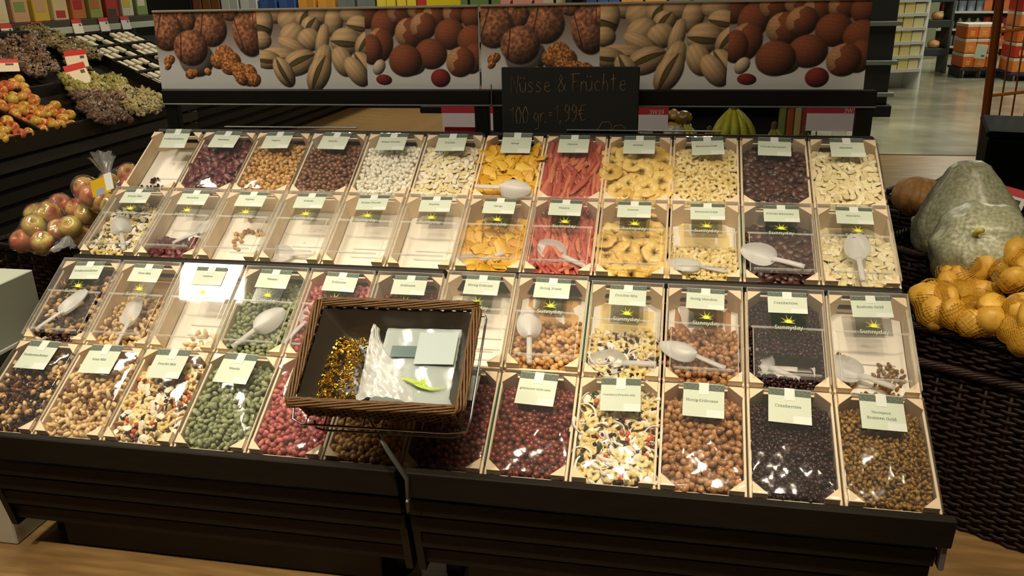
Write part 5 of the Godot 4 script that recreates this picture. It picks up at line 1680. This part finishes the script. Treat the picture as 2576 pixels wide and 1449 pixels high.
func aisle():
	# cream boxes on an end shelf, and a bread rack behind it
	var cream := [["pale yellow", mat(rgb(226, 208, 136), 0.5), 1.0, "carton"], ["cream", mat(rgb(232, 220, 170), 0.5), 0.9, "carton"], ["light yellow", mat(rgb(220, 200, 120), 0.5), 1.0, "carton"]]
	shelving("shelf_unit", "white end shelf stacked with pale yellow cartons right of the header board", T(3.72, 0, -11.6, Vector3(0, 0.35, 0)), 0.5, [0.28, 0.47, 0.66, 0.85, 1.04, 1.23, 1.42], 0.4, M.white, mat(rgb(196, 196, 196), 0.5), cream, 0.165, "the white end shelf", 0.8)
	var t := thing("bread_rack", "dark grey rack with bread loaves beyond the yellow cartons", "rack", T(4.55, 0, -14.0))
	for y in [0.35, 0.8, 1.2]:
		obj("tray", boxmesh(Vector3(0.9, 0.12, 0.5), 0.01), mat(rgb(46, 56, 58), 0.5), t, T(0, y, 0))
	for s in [-1, 1]:
		obj("upright", boxmesh(Vector3(0.04, 1.8, 0.5), 0.004), mat(rgb(70, 74, 70), 0.5), t, T(s * 0.45, 0.9, 0))
	for k in 6:
		one("bread_loaf", blobs(Vector3(.1, .07, .16), 0.2, 0, 1, 8, 12)[0], mat(rgb(206, 162, 104), 0.6), T(4.3 + (k % 3) * 0.25, 0.47 + 0.45 * (k / 3), -13.9), "tan bread loaf on the dark rack beyond the yellow cartons", "bread", "loaves on the dark rack")
	# long aisle shelving, seen obliquely
	var ag := [["red", mat(rgb(176, 52, 56), 0.5), 0.9, "pouch"], ["dark red", mat(rgb(150, 44, 50), 0.5), 0.85, "bottle"], ["white-blue", mat(rgb(172, 184, 206), 0.5), 0.8, "pouch"], ["orange", mat(rgb(196, 104, 56), 0.5), 0.85, "carton"], ["yellow", mat(rgb(214, 200, 50), 0.5), 0.9, "carton"], ["silver", mat(rgb(182, 184, 190), 0.4), 0.8, "bottle"]]
	var steel := mat(rgb(120, 122, 106), 0.5)
	shelving("shelf_unit", "long grey aisle shelf with red pouches and bottles at the far right", T(7.35, 0, -17.4, Vector3(0, -0.33, 0)), 4.0, [0.16, 0.5, 0.84, 1.18, 1.5], 0.5, steel, mat(rgb(190, 192, 186), 0.4), ag, 0.16, "the far aisle shelf")
	var pl := thing("aisle_pillar", "flat grey-green end pillar of the far aisle shelf", "pillar", T(5.36, 0, -16.6, Vector3(0, 0.35, 0)))
	obj("pillar_panel", boxmesh(Vector3(0.36, 3.0, 0.12), 0.01), mat(rgb(134, 138, 112), 0.6), pl, T(0, 1.5, 0))
	for k in 3:
		obj("relief_mark", boxmesh(Vector3(0.16, 0.05, 0.01), 0.004), mat(rgb(216, 190, 120), 0.5), pl, T(0.02, 1.12 + k * 0.12, 0.065))
	# pallet displays
	var om := [mat(rgb(222, 110, 44), 0.5), mat(rgb(232, 140, 70), 0.5), mat(rgb(196, 50, 40), 0.5)]
	var wm := mat(rgb(222, 206, 184), 0.5)
	for d in [[Vector3(5.28, 0, -13.3), 3, 3, 0.17, "table", 0.14], [Vector3(5.92, 0, -12.9), 3, 6, 0.2, "pallet", 0.1]]:
		var p: Vector3 = d[0]
		var tt := thing("display_" + d[4], "black legged table under the small stack of orange packs" if d[4] == "table" else "blue and black pallet under the large stack of red-orange packs", d[4], T(p.x, 0, p.z))
		obj("top", boxmesh(Vector3(d[1] * d[3] + 0.06, 0.04, 0.7), 0.004), mat(rgb(40, 42, 44), 0.5) if d[4] == "table" else mat(rgb(26, 34, 84), 0.5), tt, T(0, d[5], 0))
		for k in 3:
			obj("leg", boxmesh(Vector3(0.05, d[5], 0.6), 0.004), mat(rgb(44, 44, 46), 0.5), tt, T((k - 1) * (d[1] * d[3]) * 0.48, d[5] / 2, 0))
		for r in d[2]:
			for c in d[1]:
				var ph := "small orange stack" if d[4] == "table" else "large red-orange stack"
				var o := one("drink_pack", boxmesh(Vector3(d[3] * 0.96, 0.2, 0.6), 0.012), om[(r + c * 2 + (0 if d[4] == "table" else 1)) % 3] if d[4] == "pallet" else om[(r + c) % 2], T(p.x + (c - 1) * d[3], d[5] + 0.125 + r * 0.225, p.z), "orange printed pack with a pale band in the %s on the %s" % [ph, d[4]], "pack", "packs of the %s" % ph)
				obj("pale_band", boxmesh(Vector3(d[3] * 0.97, 0.05, 0.604), 0.006), wm, o, T(0, 0.09, 0))
				obj("print_field", boxmesh(Vector3(d[3] * 0.4, 0.08, 0.606), 0.006), mat(rgb(236, 160, 84), 0.5), o, T(0, -0.03, 0))
	var cs := thing("price_card", "pale green price board hanging in front of the small orange stack", "price card", T(5.24, 0.42, -12.9, Vector3(0, 0, -0.1)))
	obj("card_sheet", boxmesh(Vector3(0.17, 0.21, 0.01), 0.006), mat(rgb(190, 200, 180), 0.5), cs)
	obj("price_print", boxmesh(Vector3(0.05, 0.03, 0.012)), mat(rgb(90, 96, 90)), cs, T(0.04, -0.06, 0))
